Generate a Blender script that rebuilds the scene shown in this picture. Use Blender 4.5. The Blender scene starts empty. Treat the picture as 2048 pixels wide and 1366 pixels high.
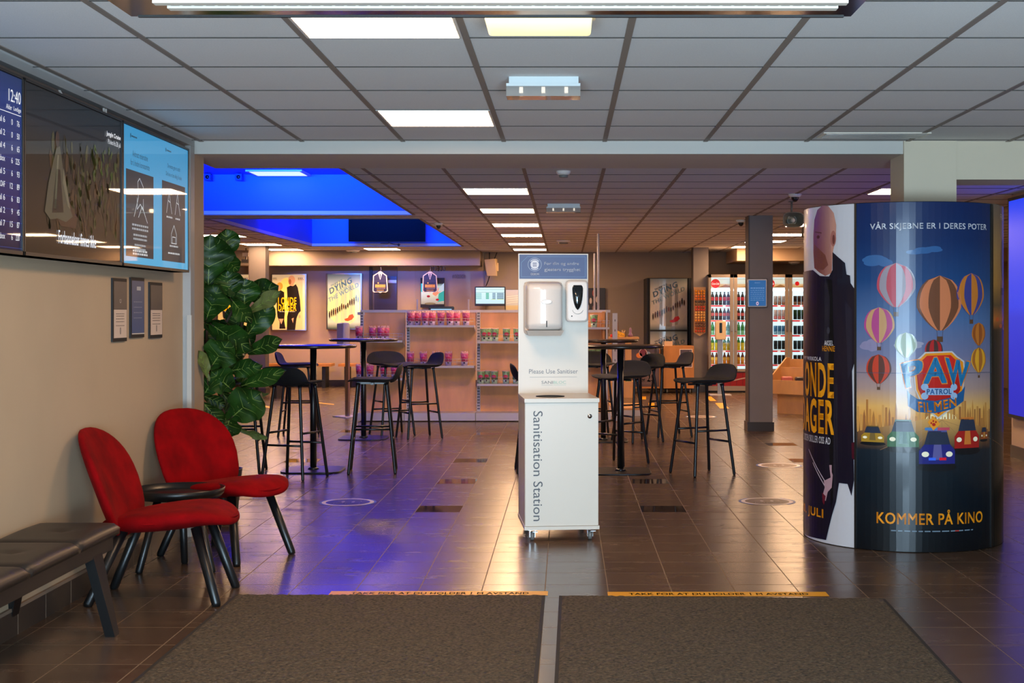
import bpy, bmesh, math, random
from mathutils import Vector, Matrix
random.seed(7)
PI = math.pi
SC = bpy.context.scene
COL = SC.collection

# ------------------------------------------------------------------ camera, world, light, exposure
F = 2730.0; CH = 1.32; VX = 1132.0; VY = 625.0      # focal length in px of the 2048 frame, camera height, horizon point
cam_d = bpy.data.cameras.new('camera'); cam = bpy.data.objects.new('camera', cam_d); COL.objects.link(cam)
cam.location = (0, 0, CH); cam.rotation_euler = (PI/2, 0, 0)
cam_d.sensor_width = 36; cam_d.lens = F/2048*36
cam_d.shift_x = -(VX-1024)/2048; cam_d.shift_y = -(683-VY)/2048
cam_d.clip_end = 200
SC.camera = cam
SC.view_settings.view_transform = 'Standard'; SC.view_settings.look = 'None'
SC.view_settings.gamma = 1; SC.view_settings.use_curve_mapping = False
SC.view_settings.exposure = 0.38
w = bpy.data.worlds.new('world'); SC.world = w; w.use_nodes = True
w.node_tree.nodes['Background'].inputs[0].default_value = (.62, .78, 1, 1)
w.node_tree.nodes['Background'].inputs[1].default_value = 1.0
PANEL = 38.0
PANELC = (1.0, .61, .335)
DAY = 310.0
BLUE = 75.0
def area(name, loc, rot, sx, sy, col, power, spread=180):
    l = bpy.data.lights.new(name, 'AREA'); l.shape = 'RECTANGLE'; l.size = sx; l.size_y = sy
    l.color = col; l.energy = power; l.spread = math.radians(spread)
    o = bpy.data.objects.new(name, l); COL.objects.link(o); o.location = loc; o.rotation_euler = rot
    return o
area('daylight_entrance', (0.1, -1.5, 1.35), (PI/2+.2, 0, 0), 3.2, 2.0, (.56, .80, 1.0), DAY)       # daylight through the glass entrance behind the camera
area('ceiling_fill_outside', (0.1, -1.7, .45), (PI/2+.95, 0, 0), 3.2, 1.6, (.58, .80, 1.0), DAY*2.2)      # fill lamp added low outside, aimed up to brighten the front ceiling
area('blue_well_light', (-2.9, 12.3, 2.74), (PI/2+.24, 0, 0), 2.2, .15, (.0, .085, 1), BLUE, 56)
area('blue_well_light', (-2.9, 18.4, 2.72), (PI/2+.24, 0, 0), 2.2, .15, (.0, .11, 1), BLUE*1.2, 56)

# ------------------------------------------------------------------ materials
def lin(c):
    c = c/255.0
    return c/12.92 if c <= .04045 else ((c+.055)/1.055)**2.4
def L(c): return (lin(c[0]), lin(c[1]), lin(c[2]), 1)
MATS = {}
def mat(name, c, rough=.6, metal=0, spec=.5, coat=0, emit=None, es=0, alpha=None, trans=0, noise=None, sheen=0, bump=None):
    if name in MATS: return MATS[name]
    m = bpy.data.materials.new(name); m.use_nodes = True; nt = m.node_tree; b = nt.nodes['Principled BSDF']
    b.inputs['Base Color'].default_value = L(c); b.inputs['Roughness'].default_value = rough
    b.inputs['Metallic'].default_value = metal; b.inputs['Specular IOR Level'].default_value = spec
    b.inputs['Coat Weight'].default_value = coat; b.inputs['Coat Roughness'].default_value = .05
    if trans: b.inputs['Transmission Weight'].default_value = trans
    if sheen: b.inputs['Sheen Weight'].default_value = sheen; b.inputs['Sheen Roughness'].default_value = .4; b.inputs['Sheen Tint'].default_value = L((255, 120, 110))
    if emit: b.inputs['Emission Color'].default_value = (*emit, 1) if len(emit) == 3 else emit; b.inputs['Emission Strength'].default_value = es
    tc = nt.nodes.new('ShaderNodeTexCoord')
    if noise:
        sc_, amt = noise[0], noise[1]; strch = noise[2] if len(noise) > 2 else (1, 1, 1)
        mp = nt.nodes.new('ShaderNodeMapping'); mp.inputs['Scale'].default_value = strch
        n = nt.nodes.new('ShaderNodeTexNoise'); n.inputs['Scale'].default_value = sc_; n.inputs['Detail'].default_value = 6
        nt.links.new(tc.outputs['Object'], mp.inputs[0]); nt.links.new(mp.outputs[0], n.inputs['Vector'])
        mx = nt.nodes.new('ShaderNodeMix'); mx.data_type = 'RGBA'
        k1 = tuple(max(0, x*(1-amt)) for x in L(c)[:3])+(1,); k2 = tuple(x*(1+amt) for x in L(c)[:3])+(1,)
        mx.inputs[6].default_value = k1; mx.inputs[7].default_value = k2
        cr = nt.nodes.new('ShaderNodeMapRange'); cr.inputs[1].default_value = .3; cr.inputs[2].default_value = .7
        nt.links.new(n.outputs[0], cr.inputs[0]); nt.links.new(cr.outputs[0], mx.inputs[0]); nt.links.new(mx.outputs[2], b.inputs['Base Color'])
    if bump:
        n2 = nt.nodes.new('ShaderNodeTexNoise'); n2.inputs['Scale'].default_value = bump[0]; n2.inputs['Detail'].default_value = 4
        nt.links.new(tc.outputs['Object'], n2.inputs['Vector'])
        bp = nt.nodes.new('ShaderNodeBump'); bp.inputs['Strength'].default_value = bump[1]; bp.inputs['Distance'].default_value = bump[2] if len(bump) > 2 else .002
        nt.links.new(n2.outputs[0], bp.inputs['Height']); nt.links.new(bp.outputs[0], b.inputs['Normal'])
    MATS[name] = m
    return m
def attr_mat(name, rough=.35, coat=0, es=0, spec=.5):
    if name in MATS: return MATS[name]
    m = bpy.data.materials.new(name); m.use_nodes = True; nt = m.node_tree; b = nt.nodes['Principled BSDF']
    a = nt.nodes.new('ShaderNodeVertexColor'); a.layer_name = 'Col'
    b.inputs['Roughness'].default_value = rough; b.inputs['Coat Weight'].default_value = coat; b.inputs['Coat Roughness'].default_value = .06
    b.inputs['Specular IOR Level'].default_value = spec
    if es > 0:
        nt.links.new(a.outputs[0], b.inputs['Emission Color']); b.inputs['Emission Strength'].default_value = es
        if es >= .5 and 'lightbox' not in name: b.inputs['Base Color'].default_value = (.004, .004, .004, 1)
        else: nt.links.new(a.outputs[0], b.inputs['Base Color'])
    else: nt.links.new(a.outputs[0], b.inputs['Base Color'])
    MATS[name] = m
    return m
WALL = mat('wall_paint', (186, 165, 136), .75, noise=(3, .03))
WALLB = mat('wall_paint_back', (186, 160, 132), .75, noise=(3, .03))
WALLD = mat('wall_paint_taupe', (138, 122, 108), .8, noise=(3, .03))
TRIMG = mat('trim_grey_paint', (170, 170, 168), .5)
TILE = mat('ceiling_tile', (228, 226, 224), .9, noise=(220, .05), bump=(400, .15))
BAR = mat('ceiling_bar', (140, 128, 118), .6)
GAP = mat('ceiling_gap', (70, 66, 62), .9)
BEAMW = mat('beam_white_paint', (188, 184, 176), .5)
BEAMU = mat('beam_underside_paint', (205, 186, 172), .7)
PILL = mat('pillar_grey_paint', (132, 122, 116), .5, noise=(4, .04))
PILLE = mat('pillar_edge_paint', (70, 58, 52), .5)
PILLL = mat('pillar_light_paint', (205, 192, 168), .6)
SKIRT = mat('skirting_tile', (58, 50, 44), .35)
GROUTM = mat('skirting_grout', (140, 118, 98), .8)
BLK = mat('black_metal', (16, 17, 18), .35, spec=.6)
BLKM = mat('black_matte', (20, 20, 21), .6)
STOOLF = mat('stool_fabric', (22, 23, 25), .85, noise=(300, .25), bump=(500, .2))
STOOLN = mat('stool_fabric_navy', (18, 24, 60), .85, noise=(300, .2))
RED = mat('red_velvet', (130, 0, 4), .9, spec=.12, noise=(9, .30), bump=(500, .12))
LEATH = mat('black_leather', (34, 28, 24), .42, bump=(160, .18), noise=(20, .08))
MATG = mat('entrance_mat_pile', (80, 66, 48), .95, noise=(75, .75), bump=(260, .9, .006))
MATE = mat('entrance_mat_edge', (34, 30, 26), .8)
WHITE = mat('white_board', (218, 209, 194), .35)
WHITEP = mat('white_plastic', (236, 228, 220), .18, coat=.6)
GREYP = mat('grey_plastic', (120, 118, 114), .4)
CHROME = mat('chrome', (190, 190, 190), .15, metal=1)
STEEL = mat('brushed_steel', (165, 162, 160), .32, metal=1)
DGLASS = mat('smoked_window', (10, 18, 22), .06, coat=1)
WOODP = mat('plywood_panel', (228, 168, 110), .5, noise=(6, .16, (1, 1, .25)))
WOODO = mat('orange_wood', (196, 128, 58), .45, noise=(7, .14, (1, 1, .3)))
WOODB = mat('birch_wood', (200, 150, 96), .5, noise=(7, .12, (1, 1, .3)))
METW = mat('white_metal', (196, 190, 196), .4)
HOLE = mat('slot_hole', (30, 28, 34), .8)
GLASS = None
def glassm():
    global GLASS
    if GLASS: return GLASS
    m = bpy.data.materials.new('clear_glass'); m.use_nodes = True; nt = m.node_tree; nt.nodes.clear()
    o = nt.nodes.new('ShaderNodeOutputMaterial'); t = nt.nodes.new('ShaderNodeBsdfTransparent'); g = nt.nodes.new('ShaderNodeBsdfGlossy')
    g.inputs['Roughness'].default_value = .03; x = nt.nodes.new('ShaderNodeMixShader'); fr = nt.nodes.new('ShaderNodeFresnel'); fr.inputs[0].default_value = 1.45
    nt.links.new(fr.outputs[0], x.inputs[0]); nt.links.new(t.outputs[0], x.inputs[1]); nt.links.new(g.outputs[0], x.inputs[2]); nt.links.new(x.outputs[0], o.inputs[0])
    GLASS = m; return m
PANELM = mat('lit_panel', (255, 255, 255), .5, emit=PANELC, es=PANEL)
PANELF = mat('panel_frame', (210, 206, 200), .5)
PRINT = attr_mat('print', .45)
PRINTG = attr_mat('print_gloss', .28, coat=.22, spec=.25)
SCREEN = attr_mat('screen_glow', .4, coat=.6, es=.85, spec=.1); SCREEN.node_tree.nodes['Principled BSDF'].inputs['Coat Roughness'].default_value = .02
SCREENB = attr_mat('screen_bright', .35, es=.9, spec=.2)
LBOX = attr_mat('lightbox_print', .15, coat=.7, es=.5)

# ------------------------------------------------------------------ object helpers
def tag(o, label=None, cat=None, group=None, kind=None):
    if label: o['label'] = label
    if cat: o['category'] = cat
    if group: o['group'] = group
    if kind: o['kind'] = kind
    return o
def thing(name, label, cat, loc=(0, 0, 0), rz=0, group=None):
    o = bpy.data.objects.new(name, None); COL.objects.link(o); o.empty_display_size = .1
    o.location = loc; o.rotation_euler = (0, 0, rz); return tag(o, label, cat, group)
def dup(root, loc, rz=0, label=None, group=None):
    r = root.copy(); COL.objects.link(r); r.location = loc; r.rotation_euler = (0, 0, rz)
    if label: r['label'] = label
    if group: r['group'] = group
    for ch in root.children:
        c = ch.copy(); COL.objects.link(c); c.parent = r
        for g in ch.children:
            d = g.copy(); COL.objects.link(d); d.parent = c
    return r
class MB:
    def __init__(s): s.v = []; s.f = []; s.m = []; s.mats = []; s.sm = []
    def mi(s, m):
        if m not in s.mats: s.mats.append(m)
        return s.mats.index(m)
    def add(s, vs, fs, m, smooth=False, X=None):
        n = len(s.v); k = s.mi(m)
        s.v += [tuple(X @ Vector(v)) if X else tuple(v) for v in vs]
        for f in fs: s.f.append(tuple(n+i for i in f)); s.m.append(k); s.sm.append(smooth)
        return s
    def box(s, x0, x1, y0, y1, z0, z1, m, X=None):
        vs = [(x, y, z) for z in (z0, z1) for y in (y0, y1) for x in (x0, x1)]
        return s.add(vs, [(0, 2, 3, 1), (4, 5, 7, 6), (0, 1, 5, 4), (2, 6, 7, 3), (0, 4, 6, 2), (1, 3, 7, 5)], m, False, X)
    def rbox(s, x0, x1, y0, y1, z0, z1, m, r=.01, X=None, n=3):
        # box with rounded vertical-plane outline (x,z) extruded in y and softened edges
        pts = []
        for cx, cz, a0 in ((x1-r, z1-r, 0), (x0+r, z1-r, 90), (x0+r, z0+r, 180), (x1-r, z0+r, 270)):
            for i in range(n+1):
                a = math.radians(a0+90*i/n); pts.append((cx+r*math.cos(a), cz+r*math.sin(a)))
        cx, cz = (x0+x1)/2, (z0+z1)/2; e = min(r*.5, (y1-y0)*.3); rings = []
        for y, ins in ((y0, e), (y0+e, 0), (y1-e, 0), (y1, e)):
            kx = 1-ins/max(1e-6, (x1-x0)/2); kz = 1-ins/max(1e-6, (z1-z0)/2)
            rings.append([(cx+(p[0]-cx)*kx, y, cz+(p[1]-cz)*kz) for p in pts])
        return s.loft(rings, m, True, X)
    def loft(s, rings, m, smooth=True, X=None, caps=True):
        n = len(rings[0]); vs = [p for r in rings for p in r]; fs = []
        for k in range(len(rings)-1):
            for i in range(n):
                j = (i+1) % n; fs.append((k*n+i, k*n+j, (k+1)*n+j, (k+1)*n+i))
        s.add(vs, fs, m, smooth, X)
        if caps:
            b = len(s.v)-len(vs); k = s.mi(m)
            s.f.append(tuple(b+i for i in reversed(range(n)))); s.m.append(k); s.sm.append(False)
            s.f.append(tuple(b+(len(rings)-1)*n+i for i in range(n))); s.m.append(k); s.sm.append(False)
        return s
    def tube(s, pts, r, m, n=10, X=None):
        pts = [Vector(p) for p in pts]; rs = r if isinstance(r, (list, tuple)) else [r]*len(pts); rings = []
        for i, p in enumerate(pts):
            d = (pts[min(i+1, len(pts)-1)]-pts[max(i-1, 0)]).normalized()
            a = Vector((0, 0, 1)) if abs(d.z) < .9 else Vector((1, 0, 0))
            u = d.cross(a).normalized(); v = d.cross(u)
            rings.append([tuple(p+rs[i]*(math.cos(t)*u+math.sin(t)*v)) for t in [2*PI*k/n for k in range(n)]])
        return s.loft(rings, m, True, X)
    def lathe(s, prof, m, n=24, X=None, smooth=True):
        rings = [[(max(r, 1e-5)*math.cos(2*PI*k/n), max(r, 1e-5)*math.sin(2*PI*k/n), z) for k in range(n)] for r, z in prof]
        return s.loft(rings, m, smooth, X)
    def quad(s, a, b, c, d, m, X=None): return s.add([a, b, c, d], [(0, 1, 2, 3)], m, False, X)
    def cushion(s, ou, T, warp, m, R=10, A=40, p=2.2, X=None, low=None):
        low = T if low is None else low
        vs = []; fs = []
        for side in (1, -1):
            base = len(vs); t_ = T if side == 1 else low
            vs.append(warp(0, 0, side*t_))
            for k in range(1, R+1):
                r = math.sin(PI/2*k/R)
                h = max(0, 1-r**p)**(1/p)
                for a in range(A):
                    x, y = ou(2*PI*a/A); vs.append(warp(r*x, r*y, side*t_*h))
            for a in range(A):
                b = (a+1) % A; f = (base, base+1+a, base+1+b); fs.append(f if side == 1 else f[::-1])
            for k in range(R-1):
                for a in range(A):
                    b = (a+1) % A; f = (base+1+k*A+a, base+1+(k+1)*A+a, base+1+(k+1)*A+b, base+1+k*A+b); fs.append(f if side == 1 else f[::-1])
        s.add(vs, fs, m, True, X); return s
    def build(s, name, parent=None, kind=None, weld=True):
        me = bpy.data.meshes.new(name); me.from_pydata(s.v, [], s.f)
        for mm in s.mats: me.materials.append(mm)
        me.polygons.foreach_set('material_index', s.m); me.polygons.foreach_set('use_smooth', s.sm)
        bm = bmesh.new(); bm.from_mesh(me)
        if weld: bmesh.ops.remove_doubles(bm, verts=bm.verts, dist=1e-5)
        bmesh.ops.recalc_face_normals(bm, faces=bm.faces)
        bm.to_mesh(me); bm.free(); me.update()
        o = bpy.data.objects.new(name, me); COL.objects.link(o)
        if parent: o.parent = parent
        if kind: o['kind'] = kind
        return o
def sup(a, b, n=2.0):
    def f(t):
        c, s_ = math.cos(t), math.sin(t)
        return (a*math.copysign(abs(c)**(2/n), c), b*math.copysign(abs(s_)**(2/n), s_))
    return f
# px -> place on a real plane
def onY(Y, eps=.0015):
    def f(px, py, l=0): return ((px-VX)*Y/F, Y-l*eps, CH+(VY-py)*Y/F)
    return f
def onF(px, py, l=0):
    Y = CH*F/(py-VY); return ((px-VX)*Y/F, Y, .0012+l*.0006)
def pxX(px, Y): return (px-VX)*Y/F
def pyZ(py, Y): return CH+(VY-py)*Y/F
# ------------------------------------------------------------------ flat artwork (posters, screens, signs): coloured polygons laid in thin layers
_TX = {}
def textmesh(st, bold=0.0, italic=0.0, space=1.0):
    space += max(0, bold)*1.4; bold = 0      # (the curve's own offset would break letters like M)
    key = (st, bold, italic, space)
    if key in _TX: return _TX[key]
    cu = bpy.data.curves.new('t', 'FONT'); cu.body = st; cu.size = 1; cu.offset = bold; cu.shear = italic; cu.space_character = space
    cu.resolution_u = 3
    ob = bpy.data.objects.new('t', cu)
    me = ob.to_mesh()
    vs = [tuple(v.co[:2]) for v in me.vertices]; fs = [tuple(p.vertices) for p in me.polygons]
    ob.to_mesh_clear(); bpy.data.objects.remove(ob); bpy.data.curves.remove(cu)
    xs = [v[0] for v in vs]; ys = [v[1] for v in vs]
    x0, x1, y0, y1 = min(xs), max(xs), min(ys), max(ys)
    vs = [((x-x0)/(x1-x0), (y-y0)/(y1-y0)) for x, y in vs]
    _TX[key] = (vs, fs, (x1-x0, y1-y0)); return _TX[key]
class Art:
    def __init__(s): s.items = []   # (verts2d, faces, colors per vert, layer)
    def poly(s, pts, c, l=1, cs=None):
        s.items.append((list(pts), [tuple(range(len(pts)))], cs or [c]*len(pts), l)); return s
    def rect(s, x0, y0, x1, y1, c, l=1): return s.poly([(x0, y0), (x1, y0), (x1, y1), (x0, y1)], c, l)
    def vgrad(s, x0, x1, stops, l=0):
        for (ya, ca), (yb, cb) in zip(stops, stops[1:]): s.poly([(x0, ya), (x1, ya), (x1, yb), (x0, yb)], None, l, [ca, ca, cb, cb])
        return s
    def ell(s, cx, cy, rx, ry, c, l=1, n=24, rot=0, c2=None):
        pts = []; cs = []
        for i in range(n):
            a = 2*PI*i/n; x, y = rx*math.cos(a), ry*math.sin(a)
            pts.append((cx+x*math.cos(rot)-y*math.sin(rot), cy+x*math.sin(rot)+y*math.cos(rot))); cs.append(c)
        if c2:
            pts.append((cx, cy)); cs.append(c2); s.items.append((pts, [(i, (i+1) % n, n) for i in range(n)], cs, l)); return s
        return s.poly(pts, c, l, cs)
    def ring(s, cx, cy, rx, ry, w_, c, l=1, n=48, a0=0, a1=2*PI):
        vs = []; fs = []
        for i in range(n+1):
            a = a0+(a1-a0)*i/n
            vs += [(cx+rx*math.cos(a), cy+ry*math.sin(a)), (cx+(rx-w_)*math.cos(a), cy+(ry-w_*ry/rx)*math.sin(a))]
        for i in range(n): fs.append((2*i, 2*i+2, 2*i+3, 2*i+1))
        s.items.append((vs, fs, [c]*len(vs), l)); return s
    def line(s, pts, w_, c, l=1):
        for a, b in zip(pts, pts[1:]):
            d = Vector((b[0]-a[0], b[1]-a[1])); 
            if d.length < 1e-9: continue
            n = Vector((-d.y, d.x)).normalized()*w_/2
            s.poly([(a[0]+n.x, a[1]+n.y), (b[0]+n.x, b[1]+n.y), (b[0]-n.x, b[1]-n.y), (a[0]-n.x, a[1]-n.y)], c, l)
        return s
    def text(s, st, x0, y0, x1, y1, c, l=2, bold=0.0, italic=0, space=1.0, quad=None):
        # (x0,y0) lower left, (x1,y1) upper right of the letters' box; quad = four corners (ll, lr, ur, ul)
        vs, fs, sz = textmesh(st, bold, italic, space)
        if bold > .005:      # a heavier weight: the strokes are widened both ways
            e = .006+bold*.62; ex, ey = e/sz[0], e/sz[1]*.8; kx, ky = 1/(1+ex), 1/(1+ey); V, G = [], []
            for ox, oy in ((0, 0), (1, 0), (0, 1), (1, 1), (.5, .5), (.5, 0), (.5, 1), (0, .5), (1, .5)):
                n = len(V); V += [((x+ox*ex)*kx, (y+oy*ey)*ky) for x, y in vs]; G += [tuple(n+i for i in f) for f in fs]
            vs, fs = V, G
        if quad:
            q = quad; P = [((1-u)*(1-v)*q[0][0]+u*(1-v)*q[1][0]+u*v*q[2][0]+(1-u)*v*q[3][0], (1-u)*(1-v)*q[0][1]+u*(1-v)*q[1][1]+u*v*q[2][1]+(1-u)*v*q[3][1]) for u, v in vs]
        else: P = [(x0+u*(x1-x0), y0+v*(y1-y0)) for u, v in vs]
        s.items.append((P, fs, [c]*len(P), l)); return s
    def build(s, name, fn, material, parent=None, org=(0, 0, 0), cuts=None):
        bm = bmesh.new(); cl = bm.loops.layers.float_color.new('Col'); ll = bm.faces.layers.int.new('lay')
        for vs, fs, cs, l in s.items:
            bv = [bm.verts.new((v[0], v[1], 0)) for v in vs]
            for f in fs:
                if len(set(f)) < 3: continue
                try: fc = bm.faces.new([bv[i] for i in f])
                except ValueError: continue
                fc[ll] = l
                for i, lp in zip(f, fc.loops): lp[cl] = L(cs[i])
        if cuts:
            for c in cuts:
                bmesh.ops.bisect_plane(bm, geom=bm.verts[:]+bm.edges[:]+bm.faces[:], plane_co=(c, 0, 0), plane_no=(1, 0, 0), dist=1e-7)
        for e in list(bm.verts):
            if not e.link_faces: bm.verts.remove(e)
        for v in bm.verts:
            l = v.link_faces[0][ll]; p = fn(v.co.x, v.co.y, l); v.co = Vector(p)-Vector(org)
        me = bpy.data.meshes.new(name); bm.to_mesh(me); bm.free(); me.materials.append(material)
        o = bpy.data.objects.new(name, me); COL.objects.link(o)
        if parent: o.parent = parent
        return o
def wavy(art, x0, x1, y, h, c, l=2, n=7, seed=1):       # a line of print too small to read, as short bars
    r = random.Random(seed); x = x0
    while x < x1-1e-6:
        wv = (x1-x0)/n*r.uniform(.5, 1.1); e = min(x+wv, x1); art.rect(x, y, e, y+h, c, l); x = e+(x1-x0)/n*.22
    return art
ORD = ['first', 'second', 'third', 'fourth', 'fifth', 'sixth', 'seventh', 'eighth', 'ninth', 'tenth', 'eleventh', 'twelfth']
# ================================================================== THE SETTING
Z1 = 2.34; Z2 = 2.40
XL = -2.26; XR = 4.08
# floor: tiles 0.3 m with pale grout; a few tiles polished
def floor_mat(name, polished=False):
    m = bpy.data.materials.new(name); m.use_nodes = True; nt = m.node_tree; b = nt.nodes['Principled BSDF']; N = nt.nodes.new; K = nt.links.new
    def math_(op, a, bb=None, c=None):
        n = N('ShaderNodeMath'); n.operation = op
        for i, v in enumerate((a, bb, c)):
            if v is None: continue
            if isinstance(v, (int, float)): n.inputs[i].default_value = v
            else: K(v, n.inputs[i])
        return n.outputs[0]
    tc = N('ShaderNodeTexCoord'); sx = N('ShaderNodeSeparateXYZ'); K(tc.outputs['Object'], sx.inputs[0])
    u = math_('DIVIDE', math_('ADD', sx.outputs[0], 30-.2), .3); v = math_('DIVIDE', math_('ADD', sx.outputs[1], 30-6.62), .3)
    fu = math_('FRACT', u); fv = math_('FRACT', v)
    gu = math_('LESS_THAN', math_('ABSOLUTE', math_('SUBTRACT', fu, .5)), .4915); gv = math_('LESS_THAN', math_('ABSOLUTE', math_('SUBTRACT', fv, .5)), .4915)
    tilem = math_('MULTIPLY', gu, gv)
    cb = N('ShaderNodeCombineXYZ'); K(math_('FLOOR', u), cb.inputs[0]); K(math_('FLOOR', v), cb.inputs[1])
    wn = N('ShaderNodeTexWhiteNoise'); K(cb.outputs[0], wn.inputs[0])
    mpn = N('ShaderNodeMapping'); mpn.inputs['Scale'].default_value = (1, 3, 1); K(tc.outputs['Object'], mpn.inputs[0])
    ns = N('ShaderNodeTexNoise'); ns.inputs['Scale'].default_value = 3.2; ns.inputs['Detail'].default_value = 7; ns.inputs['Roughness'].default_value = .6; K(mpn.outputs[0], ns.inputs['Vector'])
    s = math_('ADD', math_('MULTIPLY', wn.outputs[0], .22), math_('MULTIPLY', ns.outputs[0], 1.0))
    s = math_('ADD', s, .32)
    mx = N('ShaderNodeMix'); mx.data_type = 'RGBA'; mx.inputs[6].default_value = (0, 0, 0, 1); mx.inputs[7].default_value = L((88, 70, 56) if not polished else (58, 44, 38))
    K(s, mx.inputs[0]); mx.clamp_factor = False
    m2 = N('ShaderNodeMix'); m2.data_type = 'RGBA'; m2.inputs[6].default_value = L((120, 98, 74)); K(mx.outputs[2], m2.inputs[7]); K(tilem, m2.inputs[0])
    K(m2.outputs[2], b.inputs['Base Color'])
    b.inputs['Specular IOR Level'].default_value = .62
    if polished: b.inputs['Roughness'].default_value = .06
    else:
        r = math_('ADD', math_('MULTIPLY', tilem, -.38), .64)
        r = math_('ADD', r, math_('MULTIPLY', math_('SUBTRACT', ns.outputs[0], .5), .12)); K(r, b.inputs['Roughness'])
        bp = N('ShaderNodeBump'); bp.inputs['Strength'].default_value = .35; bp.inputs['Distance'].default_value = .002
        K(math_('ADD', tilem, math_('MULTIPLY', ns.outputs[0], .07)), bp.inputs['Height']); K(bp.outputs[0], b.inputs['Normal'])
    return m
FM = floor_mat('floor_tiles'); FP = floor_mat('floor_tiles_polished', True)
mb = MB(); mb.box(-9.2, 7.8, -3, 24.9, -.2, 0, FM)
for cx, cy in ((-.85, 9.17), (-.85, 10.67), (-.85, 12.17), (-.85, 15.0), (-2.35, 12.3), (-2.35, 10.8), (.65, 9.17), (.65, 10.67), (2.15, 13.6), (2.15, 12.1), (-3.85, 13.6), (-2.35, 15.2)):
    i = math.floor((cx-.2)/.3); j = math.floor((cy-6.62)/.3); x = .2+.3*i; y = 6.62+.3*j
    mb.quad((x+.003, y+.003, .0006), (x+.297, y+.003, .0006), (x+.297, y+.297, .0006), (x+.003, y+.297, .0006), FP)
mb.build('floor', kind='structure', weld=False)

# ceiling over the entrance: square tiles, wide bars running away, thin gaps across
mb = MB(); mb.box(XL-.15, XR+.1, -3, 8.2, Z1, Z1+.1, TILE)
for k in range(-4, 8):
    x = .23+.6*k
    if XL < x < XR: mb.box(x-.013, x+.013, -3, 8.14, Z1-.004, Z1+.001, BAR)
for k in range(-14, 6):
    y = 5.06+.6*k
    if y < 8.1: mb.box(XL, XR, y-.004, y+.004, Z1-.003, Z1+.001, GAP)
mb.build('ceiling', kind='structure', weld=False)
# ceiling over the foyer with the two blue-lit wells
W1 = (-4.12, -1.69, 9.3, 15.04); W2 = (-4.12, -1.69, 15.66, 22.15)
mb = MB(); ys = [8.2, W1[2], W1[3], W2[2], W2[3], 24.9]
for a, b in zip(ys, ys[1:]):
    if (a, b) in ((W1[2], W1[3]), (W2[2], W2[3])):
        mb.box(-9.2, W1[0], a, b, Z2, Z2+.04, TILE); mb.box(W1[1], 7.8, a, b, Z2, Z2+.04, TILE)
    else: mb.box(-9.2, 7.8, a, b, Z2, Z2+.04, TILE)
for k in range(-15, 14):
    x = .285+.602*k
    if W1[0] < x < W1[1]: continue
    mb.box(x-.014, x+.014, 8.3, 24.4, Z2-.004, Z2+.001, BAR)
y = 11.84-2.94*2+.0
for k in range(0, 28):
    y = 8.33+.588*k
    if y > 24.3: break
    inw = W1[2] < y < W1[3] or W2[2] < y < W2[3]
    if inw: mb.box(-9, W1[0], y-.004, y+.004, Z2-.003, Z2+.001, GAP); mb.box(W1[1], 7.6, y-.004, y+.004, Z2-.003, Z2+.001, GAP)
    else: mb.box(-9, 7.6, y-.004, y+.004, Z2-.003, Z2+.001, GAP)
for W in (W1, W2):    # bars edging the wells
    x0, x1, y0, y1 = W
    mb.box(x1, x1+.03, y0, y1, Z2-.008, Z2+.001, BAR); mb.box(x0-.03, x0, y0, y1, Z2-.008, Z2+.001, BAR)
    mb.box(x0, x1, y0-.03, y0, Z2-.008, Z2, BAR); mb.box(x0, x1, y1, y1+.03, Z2-.008, Z2, BAR)
mb.build('ceiling', kind='structure', weld=False)
WELL = mat('well_blue_glow', (60, 110, 255), .6)  # blue light on the white well walls put into the base colour
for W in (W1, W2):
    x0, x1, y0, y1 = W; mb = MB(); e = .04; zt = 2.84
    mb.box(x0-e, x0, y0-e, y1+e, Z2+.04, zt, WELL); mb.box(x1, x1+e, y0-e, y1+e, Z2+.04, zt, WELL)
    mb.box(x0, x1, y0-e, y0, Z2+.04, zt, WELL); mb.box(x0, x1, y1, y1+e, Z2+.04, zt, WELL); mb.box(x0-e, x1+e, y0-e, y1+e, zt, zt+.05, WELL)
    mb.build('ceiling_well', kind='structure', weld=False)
# walls
SK = .105
def wall(name, x0, x1, y0, y1, z0=0, z1=2.95, m=WALL, nm=None): return MB().box(x0, x1, y0, y1, z0, z1, m).build(name, kind='structure')
wall('wall_left', XL-.2, XL, -3, 8.13, 0, Z1+.1)
wall('wall_left', -9.2, -2.225, 8.135, 8.335, 0, 2.6, WALLB)
wall('wall_right', XR, XR+.2, -3, 12.5, 0, 2.5, WALLB)
wall('wall_back', -9.2, 7.8, 24.5, 24.9, 0, 2.5, WALLB)
wall('wall_left', -9.3, -9.1, 8.34, 24.5, 0, 2.5, WALLB)
wall('wall_right', 7.7, 7.9, 8.3, 24.5, 0, 2.5, WALLB)
wall('wall_right', XR+.2, 7.7, 8.2, 8.34, 0, 2.5, WALLB)
# the entrance wall behind the camera with its glazed opening
mb = MB(); mb.box(XL-.2, -1.35, -1.1, -.9, 0, Z1, WALL); mb.box(-.3, .28, -1.1, -.9, 0, Z1, WALL); mb.box(1.6, XR+.2, -1.1, -.9, 0, Z1, WALL)
mb.build('wall_front', kind='structure')
fr = MB()
for x in (-1.32, -.33, .31, 1.57): fr.box(x-.03, x+.03, -1.05, -.97, 0, 2.34, BLK)
fr.box(-1.35, -.3, -1.05, -.97, .0, .08, BLK); fr.box(.28, 1.6, -1.05, -.97, .0, .08, BLK); fr.build('window_1', kind='structure')
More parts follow.
